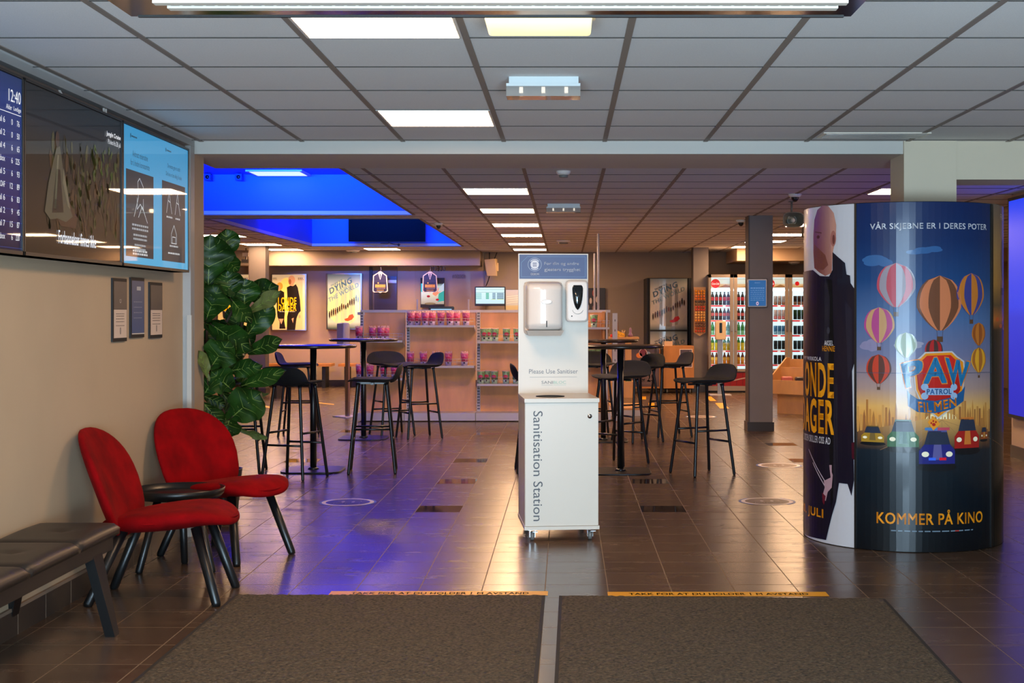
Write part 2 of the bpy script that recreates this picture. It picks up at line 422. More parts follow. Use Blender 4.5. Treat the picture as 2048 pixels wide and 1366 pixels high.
# skirting of dark tiles on the left wall
mb = MB(); mb.box(XL, XL+.012, -.9, 8.1, 0, SK, SKIRT)
for k in range(0, 32): y = .2+.3*k; mb.box(XL+.011, XL+.0125, y-.002, y+.002, 0, SK, GROUTM) if y < 8.1 else None
mb.box(XL, XL+.0135, -.9, 8.1, SK, SK+.014, GROUTM); mb.build('baseboard_left', kind='structure', weld=False)
MB().box(-9.1, 7.7, 24.48, 24.5, 0, .11, SKIRT).build('baseboard_back', kind='structure')
MB().box(XR-.012, XR, -.9, 12.5, 0, .11, SKIRT).build('baseboard_right', kind='structure')
# L-profile where the left wall meets the ceiling
MB().box(XL, XL+.05, -.9, 8.12, Z1-.035, Z1, TRIMG).box(XL, XL+.012, -.9, 8.12, Z1-.075, Z1-.035, BAR).build('trim_1', kind='structure')
# end post of the left wall and its corner guard
MB().box(-2.30, -2.213, 8.05, 8.132, 0, 2.34, TRIMG).box(-2.25, -2.213, 8.133, 8.34, 0, 2.5, WALLB).build('trim_2', kind='structure')
MB().box(-2.232, -2.205, 8.035, 8.06, 0, 1.305, BEAMW).build('trim_3', kind='structure')
# beam between entrance and foyer
MB().box(-2.215, 2.01, 8.13, 8.145, 2.264, Z1+.06, BEAMW).box(-2.3, 2.2, 8.145, 8.95, 2.2655, Z2+.1, BEAMU).build('trim_4', kind='structure')
MB().box(2.32, XR+.1, 8.13, 8.5, 2.112, Z2+.1, PILLL).build('trim_5', kind='structure')
# soffit along the back wall, left; and the one above the fridges
MB().box(-9.1, -1.5, 23.8, 24.5, 2.14, Z2, mat('soffit_paint', (150, 132, 116), .75)).build('trim_6', kind='structure')
mb = MB(); mb.box(2.87, 7.7, 22.9, 24.5, 2.19, Z2, WALLB); mb.build('trim_7', kind='structure')
# darker taupe part of the back wall to the right
MB().box(-1.45, 7.7, 24.46, 24.5, .11, Z2, WALLD).build('wall_back', kind='structure')

# pillars
def pillar(name, cx, y, wd, dp, h, label, m=PILL, edge=PILLE, base=True):
    t = thing(name, label, 'pillar', (cx, y+dp/2, 0))
    b = MB(); b.box(-wd/2, wd/2, -dp/2, dp/2, 0, h, m); 
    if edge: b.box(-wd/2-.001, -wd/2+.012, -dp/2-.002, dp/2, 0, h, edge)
    b.build('shaft', t)
    if base: MB().box(-wd/2-.013, wd/2+.013, -dp/2-.013, dp/2+.013, 0, .1, SKIRT).build('tiled_base', t)
    return t
pillar('pillar', 2.168, 15.2, .27, .27, Z2, 'grey square pillar carrying the blue framed notice, right of the bar tables')
pillar('pillar', 2.24, 22.7, .26, .26, Z2, 'grey square pillar far back left of the drink fridges with lollipop rack')
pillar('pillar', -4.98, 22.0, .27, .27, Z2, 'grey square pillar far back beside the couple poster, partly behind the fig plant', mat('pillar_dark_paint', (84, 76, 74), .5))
t = thing('pillar', 'wide pale grey pillar rising behind the tall poster drum', 'pillar', (2.165, 8.28, 0))
MB().box(-.157, .155, -.17, .17, 0, Z1+.02, PILLL).build('shaft', t)

# ------------------------------------------------------------------ lit ceiling panels
PANELN = mat('lit_panel_entrance', (255, 255, 255), .5, emit=PANELC, es=PANEL*.5)
def panel(x, y, z, label, sx=.575, sy=.585):
    t = thing('ceiling_light', label, 'ceiling light', (x, y, z), 0, 'square lit ceiling panels')
    b = MB(); b.box(-sx/2, sx/2, -sy/2, sy/2, -.006, -.001, PANELF); b.build('frame', t)
    MB().quad((-sx/2+.012, -sy/2+.012, -.0065), (-sx/2+.012, sy/2-.012, -.0065), (sx/2-.012, sy/2-.012, -.0065), (sx/2-.012, -sy/2+.012, -.0065), PANELN if z < 2.37 else PANELM).build('diffuser', t)
panel(-.67, 4.76, Z1, 'large lit ceiling panel nearest the camera, cut by the door header')
panel(-.67, 7.15, Z1, 'lit ceiling panel just in front of the white beam')
ROWY = [12.13, 14.46, 16.81, 19.07, 21.49, 23.35]
where = ['nearest behind the white beam', 'second behind the white beam', 'third behind the white beam', 'fourth behind the white beam', 'fifth behind the white beam', 'farthest back, just above the sanitiser stand']
for Y, wh in zip(ROWY, where): panel(-.617, Y, Z2, 'lit ceiling panel in the middle row, '+wh)
for Y, wh in zip((19.07, 21.49, 23.3), ('above the fig plant', 'just before the far left pillar', 'right of the far left pillar top')):
    panel(-4.83, Y+.1, Z2, 'lit ceiling panel left of the blue well, '+wh)
panel(-3.12, 23.2, Z2, 'lit ceiling panel between the blue well and the back soffit')
for Y, wh in zip((12.13, 14.46, 16.81, 18.9, 20.7, 22.4), ('cut off by the pale pillar above the drum', 'hidden behind the tall poster drum', 'between horn loudspeaker and poster drum', 'just below the horn loudspeaker', 'right of the notice pillar, second from the back', 'left of the notice pillar, farthest back')):
    if wh.startswith('hidden'): continue
    panel(3.02, Y, Z2, 'lit ceiling panel in the right row, '+wh)
# white panel in the well ceiling
t = thing('ceiling_light', 'bluish white lit panel up inside the near blue ceiling well', 'ceiling light', (-3.1, 14.72, 2.835))
MB().box(-.3, .3, -.25, .25, -.02, 0, PANELF).build('frame', t)
MB().quad((-.27, -.22, -.021), (-.27, .22, -.021), (.27, .22, -.021), (.27, -.22, -.021), mat('cool_panel', (255, 255, 255), .5, emit=(.6, .75, 1), es=.9)).build('diffuser', t)
for px in (417, 479):
    t = thing('spotlight', 'small dark projector box under the blue well ceiling, '+('leftmost' if px == 417 else 'right one of the two'), 'spotlight', (pxX(px, 14.9), 14.9, 2.78))
    MB().box(-.035, .035, -.05, .05, -.02, .05, mat('blue_box', (30, 40, 120), .5)).build('housing', t)
    MB().lathe([(0, 0), (.02, 0), (.02, .01), (0, .01)], BLK, 12, Matrix.Translation((0, -.05, .015)) @ Matrix.Rotation(PI/2, 4, 'X')).build('lens', t)

# yellow box lamp half hidden by the door header
t = thing('ceiling_light', 'boxy pale yellow glowing lamp hanging beside the nearest lit panel', 'ceiling light', (-.085, 4.55, Z1))
MB().box(-.185, .185, -.11, .13, -.02, 0, WHITE).build('backplate', t)
mb = MB(); mb.rbox(-.18, .17, -.10, .12, -.075, -.018, mat('yellow_diffuser', (255, 240, 180), .3, emit=(1, .86, .42), es=1.0), .012); mb.build('diffuser', t)
# emergency luminaires
def emerg(x, y, z, wd, label, s=1.0):
    t = thing('emergency_light', label, 'emergency light', (x, y, z))
    h = wd/2
    MB().box(-h*.93, h*.95, -.05*s, .05*s, -.03*s, 0, mat('pale_housing', (205, 214, 214), .4)).build('housing', t)
    MB().box(-h, h, -.058*s, .058*s, -.042*s, -.03*s, mat('pale_housing', (205, 214, 214), .4)).build('trim_ring', t)
    CL = mat('ribbed_diffuser', (190, 185, 178), .1, coat=1, trans=.5)
    b = MB(); b.box(-h, h, -.056*s, .056*s, -.085*s, -.042*s, CL); b.build('diffuser', t)
    b = MB()
    for u in (-.6, 0, .62): b.box(h*u-.008, h*u+.008, -.05*s, -.03*s, -.07*s, -.045*s, mat('led_spot', (255, 250, 230), .3, emit=(1, .93, .8), es=1.5))
    b.build('lamp', t)
emerg(pxX(1087, 5.95), 5.95, Z1, .32, 'clear ribbed emergency light on the front ceiling right of the lit panel')
emerg(pxX(1127, 13.6), 13.6, Z2, .34, 'smaller emergency light on the rear ceiling beyond the white beam', 1.0)
# dome cameras, smoke detectors, ceiling speakers
def dome(px, py, label, nm='security_camera', cat='security camera', r=.05, Z=Z2, ball=True):
    Y = (Z-CH)*F/(VY-py+3); t = thing(nm, label, cat, (pxX(px, Y), Y, Z))
    MB().lathe([(0, 0), (r*1.25, 0), (r*1.25, -.012), (r, -.03), (0, -.03)], WHITEP, 20).build('base', t)
    if ball: MB().lathe([(0, -.028), (r*.72, -.028), (r*.62, -.05), (r*.35, -.068), (0, -.074)], BLK, 20).build('dome', t)
    else: MB().lathe([(0, -.03), (r*.8, -.032), (r*.75, -.05), (0, -.052)], GREYP, 20).build('sensor', t)
dome(1590, 391, 'white dome camera on the rear ceiling above the horn loudspeaker')
dome(1482, 443, 'white dome camera on the rear ceiling left of the notice pillar')
dome(877, 449, 'white dome camera beside the right edge of the blue well', r=.045)
dome(1127, 345, 'round smoke detector right behind the white beam', 'smoke_detector', 'smoke detector', .045, Z2, False)
dome(1127, 484, 'round ceiling loudspeaker near the back, above the sanitiser sign', 'ceiling_speaker', 'ceiling speaker', .09, Z2, False)
dome(706, 503, 'round white ceiling loudspeaker between blue well and far soffit', 'ceiling_speaker', 'ceiling speaker', .1, Z2, False)
dome(1588, 527, 'small round sensor under the bulkhead over the fridges', 'smoke_detector', 'smoke detector', .08, 2.19, False)
# linear vent
t = thing('ceiling_vent', 'long slim white air vent in the front ceiling near the pale pillar', 'vent', (1.47+.3, 7.85, Z1))
b = MB(); b.box(-.31, .3, -.12, .1, -.006, 0, WHITE); b.build('frame', t)
for k in range(4): MB().box(-.29, .28, -.09+.045*k, -.07+.045*k, -.010, -.006, STEEL).build('slat', t)
# door header / air curtain over the entrance
t = thing('door_header', 'long metal door header with white grille across the top of the view', 'door header', (-.2, 3.5, 1.32))
zz = 2.11-1.32
MB().box(-.96, .96, -.30, .143, zz, zz+.22, mat('header_metal', (190, 184, 176), .12, metal=1)).build('housing', t)
MB().box(-.82, .896, -.01, .02, zz-.012, zz, WHITE).box(-.84, .91, -.07, -.04, zz-.012, zz, WHITE).build('grille_rail', t)
b = MB()
for k in range(57): b.box(-.81+.03*k, -.788+.03*k, -.04, -.01, zz-.006, zz, BLKM)
b.build('brush_strip', t); MB().box(-.94, .94, .135, .146, zz-.003, zz, BLKM).build('seal', t)
# ================================================================== LOUNGE CORNER
def ace_chair(name, label, loc, rz):
    t = thing(name, label, 'chair', loc, rz, 'red velvet lounge chairs')
    def seatw(x, y, z):
        k = 1-.35*max(0, -x/.29); zz = .365+z+.03*(x/.3)+ .02*(y/.27)**2 - .035*max(0, (x-.16)/.14)**2
        return (x+.03, y*k, zz)
    b = MB(); b.cushion(sup(.31, .275, 2.5), .055, seatw, RED, low=.045, p=2.6)
    b.build('seat', t)
    b = MB(); b.tube([(math.cos(a)*.305+.03, math.sin(a)*.268*(1 if math.cos(a) > -.2 else .85), .36+.02*math.sin(a)**2+.02*math.cos(a)) for a in [math.radians(d) for d in range(-115, 116, 8)]], .006, RED, 6)
    b.build('piping', t)
    def ob(a):
        c, s_ = math.cos(a), math.sin(a)
        y = .285*math.copysign(abs(c)**.80, c); h = .26*math.copysign(abs(s_)**(.80 if s_ > 0 else .62), s_)
        return (y*(1-.07*max(0, -h/.26)), h)
    def backw(y, h, z):
        hh = h+.26; x = -.205-.33*hh-.05*hh*hh+.75*(y*y)-z*1.0
        return (x+.03, y, .285+hh*.965)
    b = MB(); b.cushion(ob, -.034, backw, RED, p=2.8); b.build('backrest', t)
    b = MB(); b.box(-.215, -.17, -.12, .12, .27, .31, BLK); b.build('hinge', t)
    for fx, fy, tx, ty in ((.29, -.21, .18, -.14), (.29, .21, .18, .14), (-.29, -.2, -.14, -.14), (-.29, .2, -.14, .14)):
        b = MB(); b.tube([(tx, ty, .345), (tx+(fx-tx)*.96, ty+(fy-ty)*.96, .014), (fx, fy, 0)], [.024, .021, .018], BLK, 14)
        b.build('leg', t)
    return t
ace_chair('lounge_chair', 'red velvet lounge chair nearest the camera, beside the black bench', (-1.865, 6.33, 0), math.radians(2))
ace_chair('lounge_chair', 'red velvet lounge chair behind the round tray table, next to the fig plant', (-1.85, 7.42, 0), math.radians(-31))
# tray table
t = thing('side_table', 'low round black tray table standing between the two red chairs', 'side table', (-1.98, 6.98, 0))
b = MB(); b.lathe([(0, .392), (.205, .392), (.218, .402), (.226, .425), (.231, .425), (.226, .398), (.21, .378), (0, .378)], BLK, 48); b.build('tray', t)
for a in (-18, 97, 204):
    a = math.radians(a); MB().tube([(.10*math.cos(a), .10*math.sin(a), .382), (.195*math.cos(a), .195*math.sin(a), .012), (.2*math.cos(a), .2*math.sin(a), 0)], [.021, .019, .016], BLK, 12).build('leg', t)
# bench
t = thing('bench', 'black leather bench with button tufts along the left wall', 'bench', (-2.07, 5.0, 0))
def bw(x, y, z): return (x, y, .415+z)
for k in range(4):
    y1 = .81-.5*k; b = MB()
    xs = [-.185+.37*i/14 for i in range(15)]; ysn = [y1-.5+.5*j/16 for j in range(17)]
    vs = []; nx = 15
    for j, yy in enumerate(ysn):
        for i, xx in enumerate(xs):
            e = 1.0; u = abs(xx)/.185; e *= (1-u**10)**.5 if u < 1 else 0
            wv = .5+.5*math.cos(PI*2*(yy-(y1-.25))/.5)
            en = min(1, abs(yy-y1)/.02, abs(yy-(y1-.5))/.02); 
            d = math.hypot(xx-.02, yy-(y1-.25))
            z = .43+.004*wv*e-.012*(1-en)-(.02*(1-e))-.014*math.exp(-(d/.03)**2)
            xk = xx if not (k == 0 and yy > y1-.05) else xx*(1-.10*((yy-(y1-.05))/.05)**2)
            vs.append((xk, yy, z))
    n0 = len(vs); vs2 = [(v[0]*.985, v[1], .385) for v in vs]
    fs = [(j*nx+i, j*nx+i+1, (j+1)*nx+i+1, (j+1)*nx+i) for j in range(16) for i in range(14)]
    per = [i for i in range(nx)]+[(j*nx+nx-1) for j in range(1, 17)]+[16*nx+i for i in range(nx-2, -1, -1)]+[j*nx for j in range(15, 0, -1)]
    side = [(per[i], per[(i+1) % len(per)], n0+per[(i+1) % len(per)], n0+per[i]) for i in range(len(per))]
    b.add(vs+vs2, fs+side+[tuple(n0+p for p in per)], LEATH, True); c_ = b.build('cushion', t)
    MB().lathe([(0, .006), (.008, .004), (.011, 0), (0, 0)], LEATH, 12, Matrix.Translation((.02, y1-.25, .419))).build('button', c_)
MB().box(-.17, .165, -1.19, .74, .325, .388, BLK).build('frame', t)
for y_ in (.55, -1.1):
    for sx in (-1, 1):
        b = MB(); x0 = sx*.14
        rings = []
        for zz, wv, off, yo in ((.36, .055, 0, 0), (.0, .028, sx*.075, .03 if y_ > 0 else -.03)):
            cx = x0+off; rings.append([(cx-.02, y_-wv+yo, zz), (cx+.02, y_-wv+yo, zz), (cx+.02, y_+wv+yo, zz), (cx-.02, y_+wv+yo, zz)])
        b.loft(rings, BLK, False); b.build('leg', t)
# ------------------------------------------------------------------ fig plant
LEAFM = mat('fig_leaf', (30, 64, 16), .45, noise=(9, .5), spec=.35)
LEAFL = mat('fig_leaf_underside', (96, 104, 52), .6, noise=(14, .2))
VEIN = mat('fig_leaf_vein', (118, 140, 62), .5)
BARK = mat('fig_bark', (70, 54, 38), .8, noise=(30, .3))
PY = 8.72
t = thing('potted_fig', 'tall fiddle-leaf fig plant with big glossy leaves behind the red chair', 'plant', (-2.2, PY, 0))
org = Vector((-2.2, PY, 0))
def P3(px, py, Y): return Vector(((px-VX)*Y/F, Y, CH+(VY-py)*Y/F))
rl = random.Random(4)
def leaf(bx, by, tx, ty, wpx, Yb, Yt, side=0, under=False, curl=.25):
    A = P3(bx, by, Yb); B = P3(tx, ty, Yt); ax = B-A; Ln = ax.length; ax.normalize()
    view = (Vector((0, 0, CH))-A).normalized()
    n = (view-ax*view.dot(ax)).normalized(); wd = ax.cross(n).normalized(); n = (n*math.cos(side)+wd*math.sin(side)).normalized(); wd = ax.cross(n).normalized()
    W = wpx*1.13*PY/F/2; NU, NV = 14, 8; vs = []; ph = rl.uniform(0, 6)
    def pt(u, v, up=0):
        wu = W*(math.sin(PI*min(1, u**.95))**.55)*(.62+.62*u-.15*math.sin(2*PI*u)) if 0 < u < 1 else W*.03
        wu *= 1+.06*math.sin(13*u+ph)
        x = v*wu; rip = .20*W*math.sin(15*u+ph+v*1.2)*abs(v)**1.6
        ves = .06*W*math.sin(abs(v)*4-u*24)
        z = curl*W*(v*v)*1.1+rip+ves-curl*Ln*.55*(u-.35)**2*1.2
        return A+ax*(u*Ln)+wd*x+n*(z+up)-org
    for i in range(NU+1):
        for j in range(NV+1): vs.append(pt(i/NU, -1+2*j/NV))
    fs = [(i*(NV+1)+j, i*(NV+1)+j+1, (i+1)*(NV+1)+j+1, (i+1)*(NV+1)+j) for i in range(NU) for j in range(NV)]
    b = MB(); b.add(vs, fs, LEAFL if under else LEAFM, True)
    def vein(p0, p1, r):
        pts = [pt(p0[0]+(p1[0]-p0[0])*k/5, p0[1]+(p1[1]-p0[1])*k/5, .0012) for k in range(6)]
        vv = []
        for k, p in enumerate(pts):
            d = (pts[min(k+1, 5)]-pts[max(k-1, 0)]).normalized(); s_ = d.cross(n).normalized()*r*(1-.7*k/5); vv += [p+s_, p-s_]
        b.add(vv, [(2*k, 2*k+1, 2*k+3, 2*k+2) for k in range(5)], VEIN, True)
    vein((0.0, 0), (.96, 0), .0032)
    for u0 in (.1, .27, .44, .6, .75):
        for sg in (-1, 1): vein((u0, 0), (min(.97, u0+.20), sg*.82), .0018)
    b.tube([tuple(A-ax*.03-n*.01-org), tuple(A+ax*.02-org)], [.004, .003], BARK, 6)
    o = b.build('leaf', t, weld=False); return o
LV = [ (416,582,420,470,84,8.55,8.5,0,0), (455,520,452,458,44,8.6,8.55,.3,0), (448,515,476,540,30,8.6,8.45,-.3,0), (412,640,438,570,54,8.5,8.4,-.2,0),
 (461,600,452,540,50,8.55,8.5,.2,0), (489,614,489,558,54,8.6,8.55,0,0), (482,598,556,572,46,8.8,8.75,.2,0), (497,625,560,584,26,8.6,8.5,-.2,1),
 (462,598,500,644,30,8.5,8.35,0,0), (488,678,543,606,44,8.75,8.7,.3,0), (478,672,464,612,36,8.8,8.8,.3,0), (400,642,466,668,34,8.7,8.6,.4,0),
 (424,650,500,700,46,8.55,8.4,.1,0), (494,706,560,680,30,8.55,8.4,-.1,0), (422,734,458,682,56,8.4,8.3,0,0), (416,762,400,702,22,8.3,8.2,.7,1),
 (420,712,488,712,50,8.8,8.7,.3,0), (455,742,522,732,34,8.6,8.5,.2,0), (462,778,424,744,48,8.5,8.35,0,0), (478,774,566,743,28,8.5,8.3,0,0),
 (407,790,432,752,36,8.45,8.4,.2,0), (462,836,520,786,66,8.35,8.25,0,0), (484,786,538,789,14,8.8,8.8,1.0,1), (460,828,452,878,44,8.5,8.4,.1,0),
 (474,856,534,878,18,8.7,8.7,.8,1), (405,804,446,850,30,8.4,8.4,.2,0), (404,790,452,812,24,8.7,8.7,.3,0), (430,700,470,745,46,8.85,8.8,0,0),
 (470,720,505,760,40,8.85,8.85,.2,0), (450,640,420,690,40,8.8,8.75,.2,0), (470,650,505,690,40,8.9,8.85,.1,0), (412,560,400,500,50,8.9,8.9,0,0),
 (440,780,480,830,40,8.85,8.85,.2,0), (425,560,462,505,46,8.8,8.75,.1,0), (402,720,420,660,34,8.9,8.9,0,0), (410,830,425,875,34,8.7,8.7,.2,0)]
for a in LV: leaf(*a[:7], side=a[7], under=bool(a[8]), curl=rl.uniform(.18, .4))
b = MB()
for pts in ([(436, 985), (448, 900), (455, 850), (440, 800), (452, 745), (478, 690), (484, 640), (488, 608)], [(440, 870), (420, 800), (411, 740), (414, 650), (416, 580), (418, 520)], [(416, 600), (440, 560), (455, 520)], [(411, 740), (430, 690), (465, 620), (463, 598)]):
    b.tube([P3(x, y, 8.74)-org for x, y in pts], [.013]+[.009]*(len(pts)-1), BARK, 8)
b.build('stem', t)
b = MB(); X = Matrix.Translation((-.03, .12, 0)); b.lathe([(0, 0), (.10, 0), (.13, .3), (.135, .31), (.12, .31), (.115, .28), (0, .28)], mat('dark_pot', (40, 38, 36), .5), 28, X); b.build('pot', t)
# ------------------------------------------------------------------ things on the left wall
TX_ = -2.16
def TY(px): return F*2.16/(VX-px)
def TZ(px, py): return CH+(VY-py)*TY(px)/F
def onXs(x0, eps=.0008):
    def f(u, v, l=0): return (x0+l*eps+.0005, u, v)
    return f
SCB, SCT = 1.549, 2.257
def tv(y0, y1, label, art):
    t = thing('wall_screen', label, 'screen', (TX_-.05, (y0+y1)/2, SCB)); o = (TX_-.05, (y0+y1)/2, SCB); h = SCT-SCB; w2 = (y1-y0)/2
    MB().box(-.045, .045, -w2+.003, w2-.003, .0, h, BLKM).box(-.045, .052, -w2+.003, w2-.003, 0, .014, BLK).box(-.045, .052, -w2+.003, w2-.003, h-.010, h, BLK).box(-.045, .052, -w2+.002, -w2+.012, 0, h, BLK).box(-.045, .052, w2-.012, w2-.002, 0, h, BLK).build('housing', t)
    MB().box(-.05, -.03, -.2, .2, .15, h-.15, GREYP).build('wall_bracket', t)
    art.build('display', onXs(TX_-.004), SCREEN, t, o); return t
# timetable
a = Art(); y0, y1 = 4.235, 5.437
a.vgrad(y0+.01, y1-.01, [(SCB+.012, (10, 12, 44)), (SCB+.2, (22, 20, 84)), (SCB+.4, (12, 34, 98)), (SCB+.6, (16, 44, 110)), (SCT-.012, (18, 40, 88))], 0)
for k in range(10): a.rect(y0+.01, 2.04-.0499*k-.019, y1-.01, 2.04-.0499*k-.017, (40, 60, 130), 1)
WT = (235, 238, 245)
a.text('12:40', TY(18.5), 2.142, TY(42.5), 2.190, WT, 2)
a.text('Alder', TY(13.5), 2.109, TY(25), 2.128, WT, 2); a.text('Ledige', TY(28.5), 2.106, TY(43), 2.128, WT, 2)
a.rect(4.9, 2.096, TY(43), 2.0985, WT, 2)
for k, (s_, n1, n2) in enumerate(zip(('Sal 6', 'Sal 2', 'Sal 4', 'Xtrabox', 'Sal 5', 'LOAF', 'Sal 6', 'Sal 2', 'Sal 7', 'Xtrabox'), ('0', '0', '6', '6', '6', '12', '6', '9', '15', '6'), ('76', '50', '65', '225', '93', '89', '83', '45', '87', '220'))):
    z = 2.05-.0499*k
    a.text(s_, TY(11)-.0135*len(s_), z+.003, TY(11), z+.026, WT, 2); a.text(n1, TY(26.5)-.0125*len(n1), z+.002, TY(26.5), z+.025, WT, 2); a.text(n2, TY(40)-.0125*len(n2), z+.002, TY(40), z+.025, WT, 2)
tv(y0, y1, 'wall screen with the blue timetable and the clock time, leftmost of three', a)
# film still
a = Art(); y0, y1 = 5.44, 6.648
a.vgrad(y0+.01, y1-.01, [(SCB+.012, (34, 24, 14)), (SCB+.2, (32, 22, 14)), (SCB+.42, (24, 20, 14)), (SCB+.56, (12, 22, 32)), (SCT-.012, (10, 14, 18))], 0)
r = random.Random(3)
for k in range(190):
    u = r.uniform(y0+.25, y1-.05); z = r.uniform(SCB+.14, SCT-.2); c = r.choice([(34, 36, 16), (48, 44, 22), (56, 38, 22), (20, 18, 10), (36, 26, 16), (16, 14, 8), (60, 58, 34)])
    a.ell(u, z, r.uniform(.005, .022), r.uniform(.01, .05), c, 1, 8, r.uniform(-.6, .6))
for k in range(26): a.ell(r.uniform(6.2, 6.6), r.uniform(1.9, 2.10), .010, r.uniform(.01, .03), (56, 66, 32), 2, 8, r.uniform(-1.2, 1.2))
a.poly([(5.66, 1.74), (5.70, 1.86), (5.75, 1.95), (5.79, 2.02), (5.83, 2.03), (5.88, 1.9), (5.93, 1.79), (5.98, 1.74), (5.9, 1.71), (5.8, 1.72), (5.72, 1.71)], (70, 66, 52), 3)
a.poly([(5.74, 1.74), (5.79, 1.93), (5.83, 1.93), (5.87, 1.75)], (26, 20, 15), 4)
a.poly([(5.76, 1.76), (5.80, 1.99), (5.815, 1.99), (5.785, 1.76)], (104, 98, 80), 4); a.poly([(5.86, 1.88), (5.92, 1.78), (5.95, 1.77), (5.87, 1.94)], (96, 90, 72), 4)
a.ell(5.80, 2.055, .022, .035, (50, 32, 24), 3); a.poly([(5.94, 1.80), (6.04, 1.74), (6.02, 1.69), (5.84, 1.69), (5.8, 1.72)], (56, 36, 26), 2)
a.text('Jungle Cruise', TY(213), 2.128+.02, TY(241), 2.175, (236, 238, 244), 5, .02); a.text('På kino fra 28. juli', TY(216), 2.11, TY(241), 2.14, (220, 224, 232), 5)
a.text('Forbannelser finnes ikke', TY(117), 1.615, TY(192), 1.672, (226, 230, 240), 5, .01)
tv(y0, y1, 'wall screen with the dark brown jungle film scene, middle of three', a)
# blue notice screen
a = Art(); y0, y1 = 6.652, 7.82; CY = (62, 158, 204); DK = (24, 40, 54)
a.vgrad(y0+.01, y1-.01, [(SCB+.012, (70, 168, 214)), (SCT-.012, (48, 140, 190))], 0)
for q, (ya, yb) in enumerate(((TY(253)+.0, TY(308)), (TY(325), TY(371)))):
    a.rect(ya, SCB+.05, yb, 2.03, DK, 1); cy = (ya+yb)/2; wv = yb-ya
    LNC = (196, 208, 216)
    a.text(('Avbrutt reiserutine' if q == 0 else 'De eneste gyte et utstilt'), ya+.1, 2.10, yb-.1, 2.13, (20, 50, 70), 2); a.text(('for å hindre koronasmitte' if q == 0 else 'Del kun er det viktig å huske'), ya+.07, 2.055, yb-.07, 2.085, (20, 50, 70), 2)
    a.ell(ya+.07, 2.20, .006, .012, (20, 50, 70), 2); wavy(a, ya+.085, ya+.17, 2.195, .008, (20, 50, 70), 2, 4, q)
    if q == 0:
        a.line([(cy-.10, 1.80), (cy-.03, 1.90), (cy-.04, 1.98), (cy-.01, 2.0), (cy+.05, 1.96), (cy+.03, 1.93), (cy, 1.95)], .004, LNC, 2)
        a.line([(cy+.12, 1.78), (cy+.03, 1.86), (cy-.03, 1.80)], .004, LNC, 2); a.line([(cy-.05, 1.9), (cy-.05, 1.84), (cy, 1.87), (cy+.05, 1.84), (cy+.05, 1.9)], .004, LNC, 2)
        for k, z in enumerate((1.775, 1.755, 1.725, 1.705, 1.675, 1.655)): wavy(a, cy-.13+.02*(k//2), cy+.13-.02*(k//2), z-.02, .010, (150, 160, 168), 2, 8, k)
        for k, z in enumerate((1.635, 1.62)): wavy(a, cy-.12, cy+.12, z-.01, .010, (190, 196, 200), 2, 7, k+9)
    else:
        for dx in (-.09, .07):
            a.line([(cy+dx-.05, 1.86), (cy+dx-.02, 1.93), (cy+dx, 1.99), (cy+dx+.02, 1.92), (cy+dx+.05, 1.86)], .004, LNC, 2); a.line([(cy+dx-.02, 1.93), (cy+dx+.02, 1.92)], .004, LNC, 2)
        wavy(a, cy-.14, cy-.03, 1.835, .009, (170, 180, 186), 2, 4, 20); wavy(a, cy+.03, cy+.12, 1.835, .009, (170, 180, 186), 2, 3, 21)
        a.line([(cy-.05, 1.70), (cy-.05, 1.75), (cy, 1.80), (cy+.05, 1.75), (cy+.05, 1.70), (cy-.05, 1.70)], .004, LNC, 2); a.line([(cy-.03, 1.70), (cy-.03, 1.735), (cy+.03, 1.735), (cy+.03, 1.70)], .004, LNC, 2)
        wavy(a, cy-.08, cy+.08, 1.68, .009, (170, 180, 186), 2, 6, 22); wavy(a, cy-.11, cy+.11, 1.64, .009, (190, 196, 200), 2, 7, 23)
tv(y0, y1, 'wall screen with cyan background and two dark notice panels, rightmost of three', a)
# cables above the screens
for i, (pts, lb) in enumerate((([(-2.25, 6.03, 2.32), (-2.24, 6.10, 2.27), (-2.235, 6.27, 2.265), (-2.235, 6.3, 2.24)], 'white cable looping down to the top of the jungle film screen'), ([(-2.23, 6.58, 2.33), (-2.23, 6.59, 2.24)], 'short white double cable above the joint of middle and right screens'))):
    b = MB(); b.tube(pts, .006, WHITEP, 8)
    if i: b.tube([(x, y+.03, z) for x, y, z in pts], .006, WHITEP, 8)
    tag(b.build('cable'), lb, 'cable')
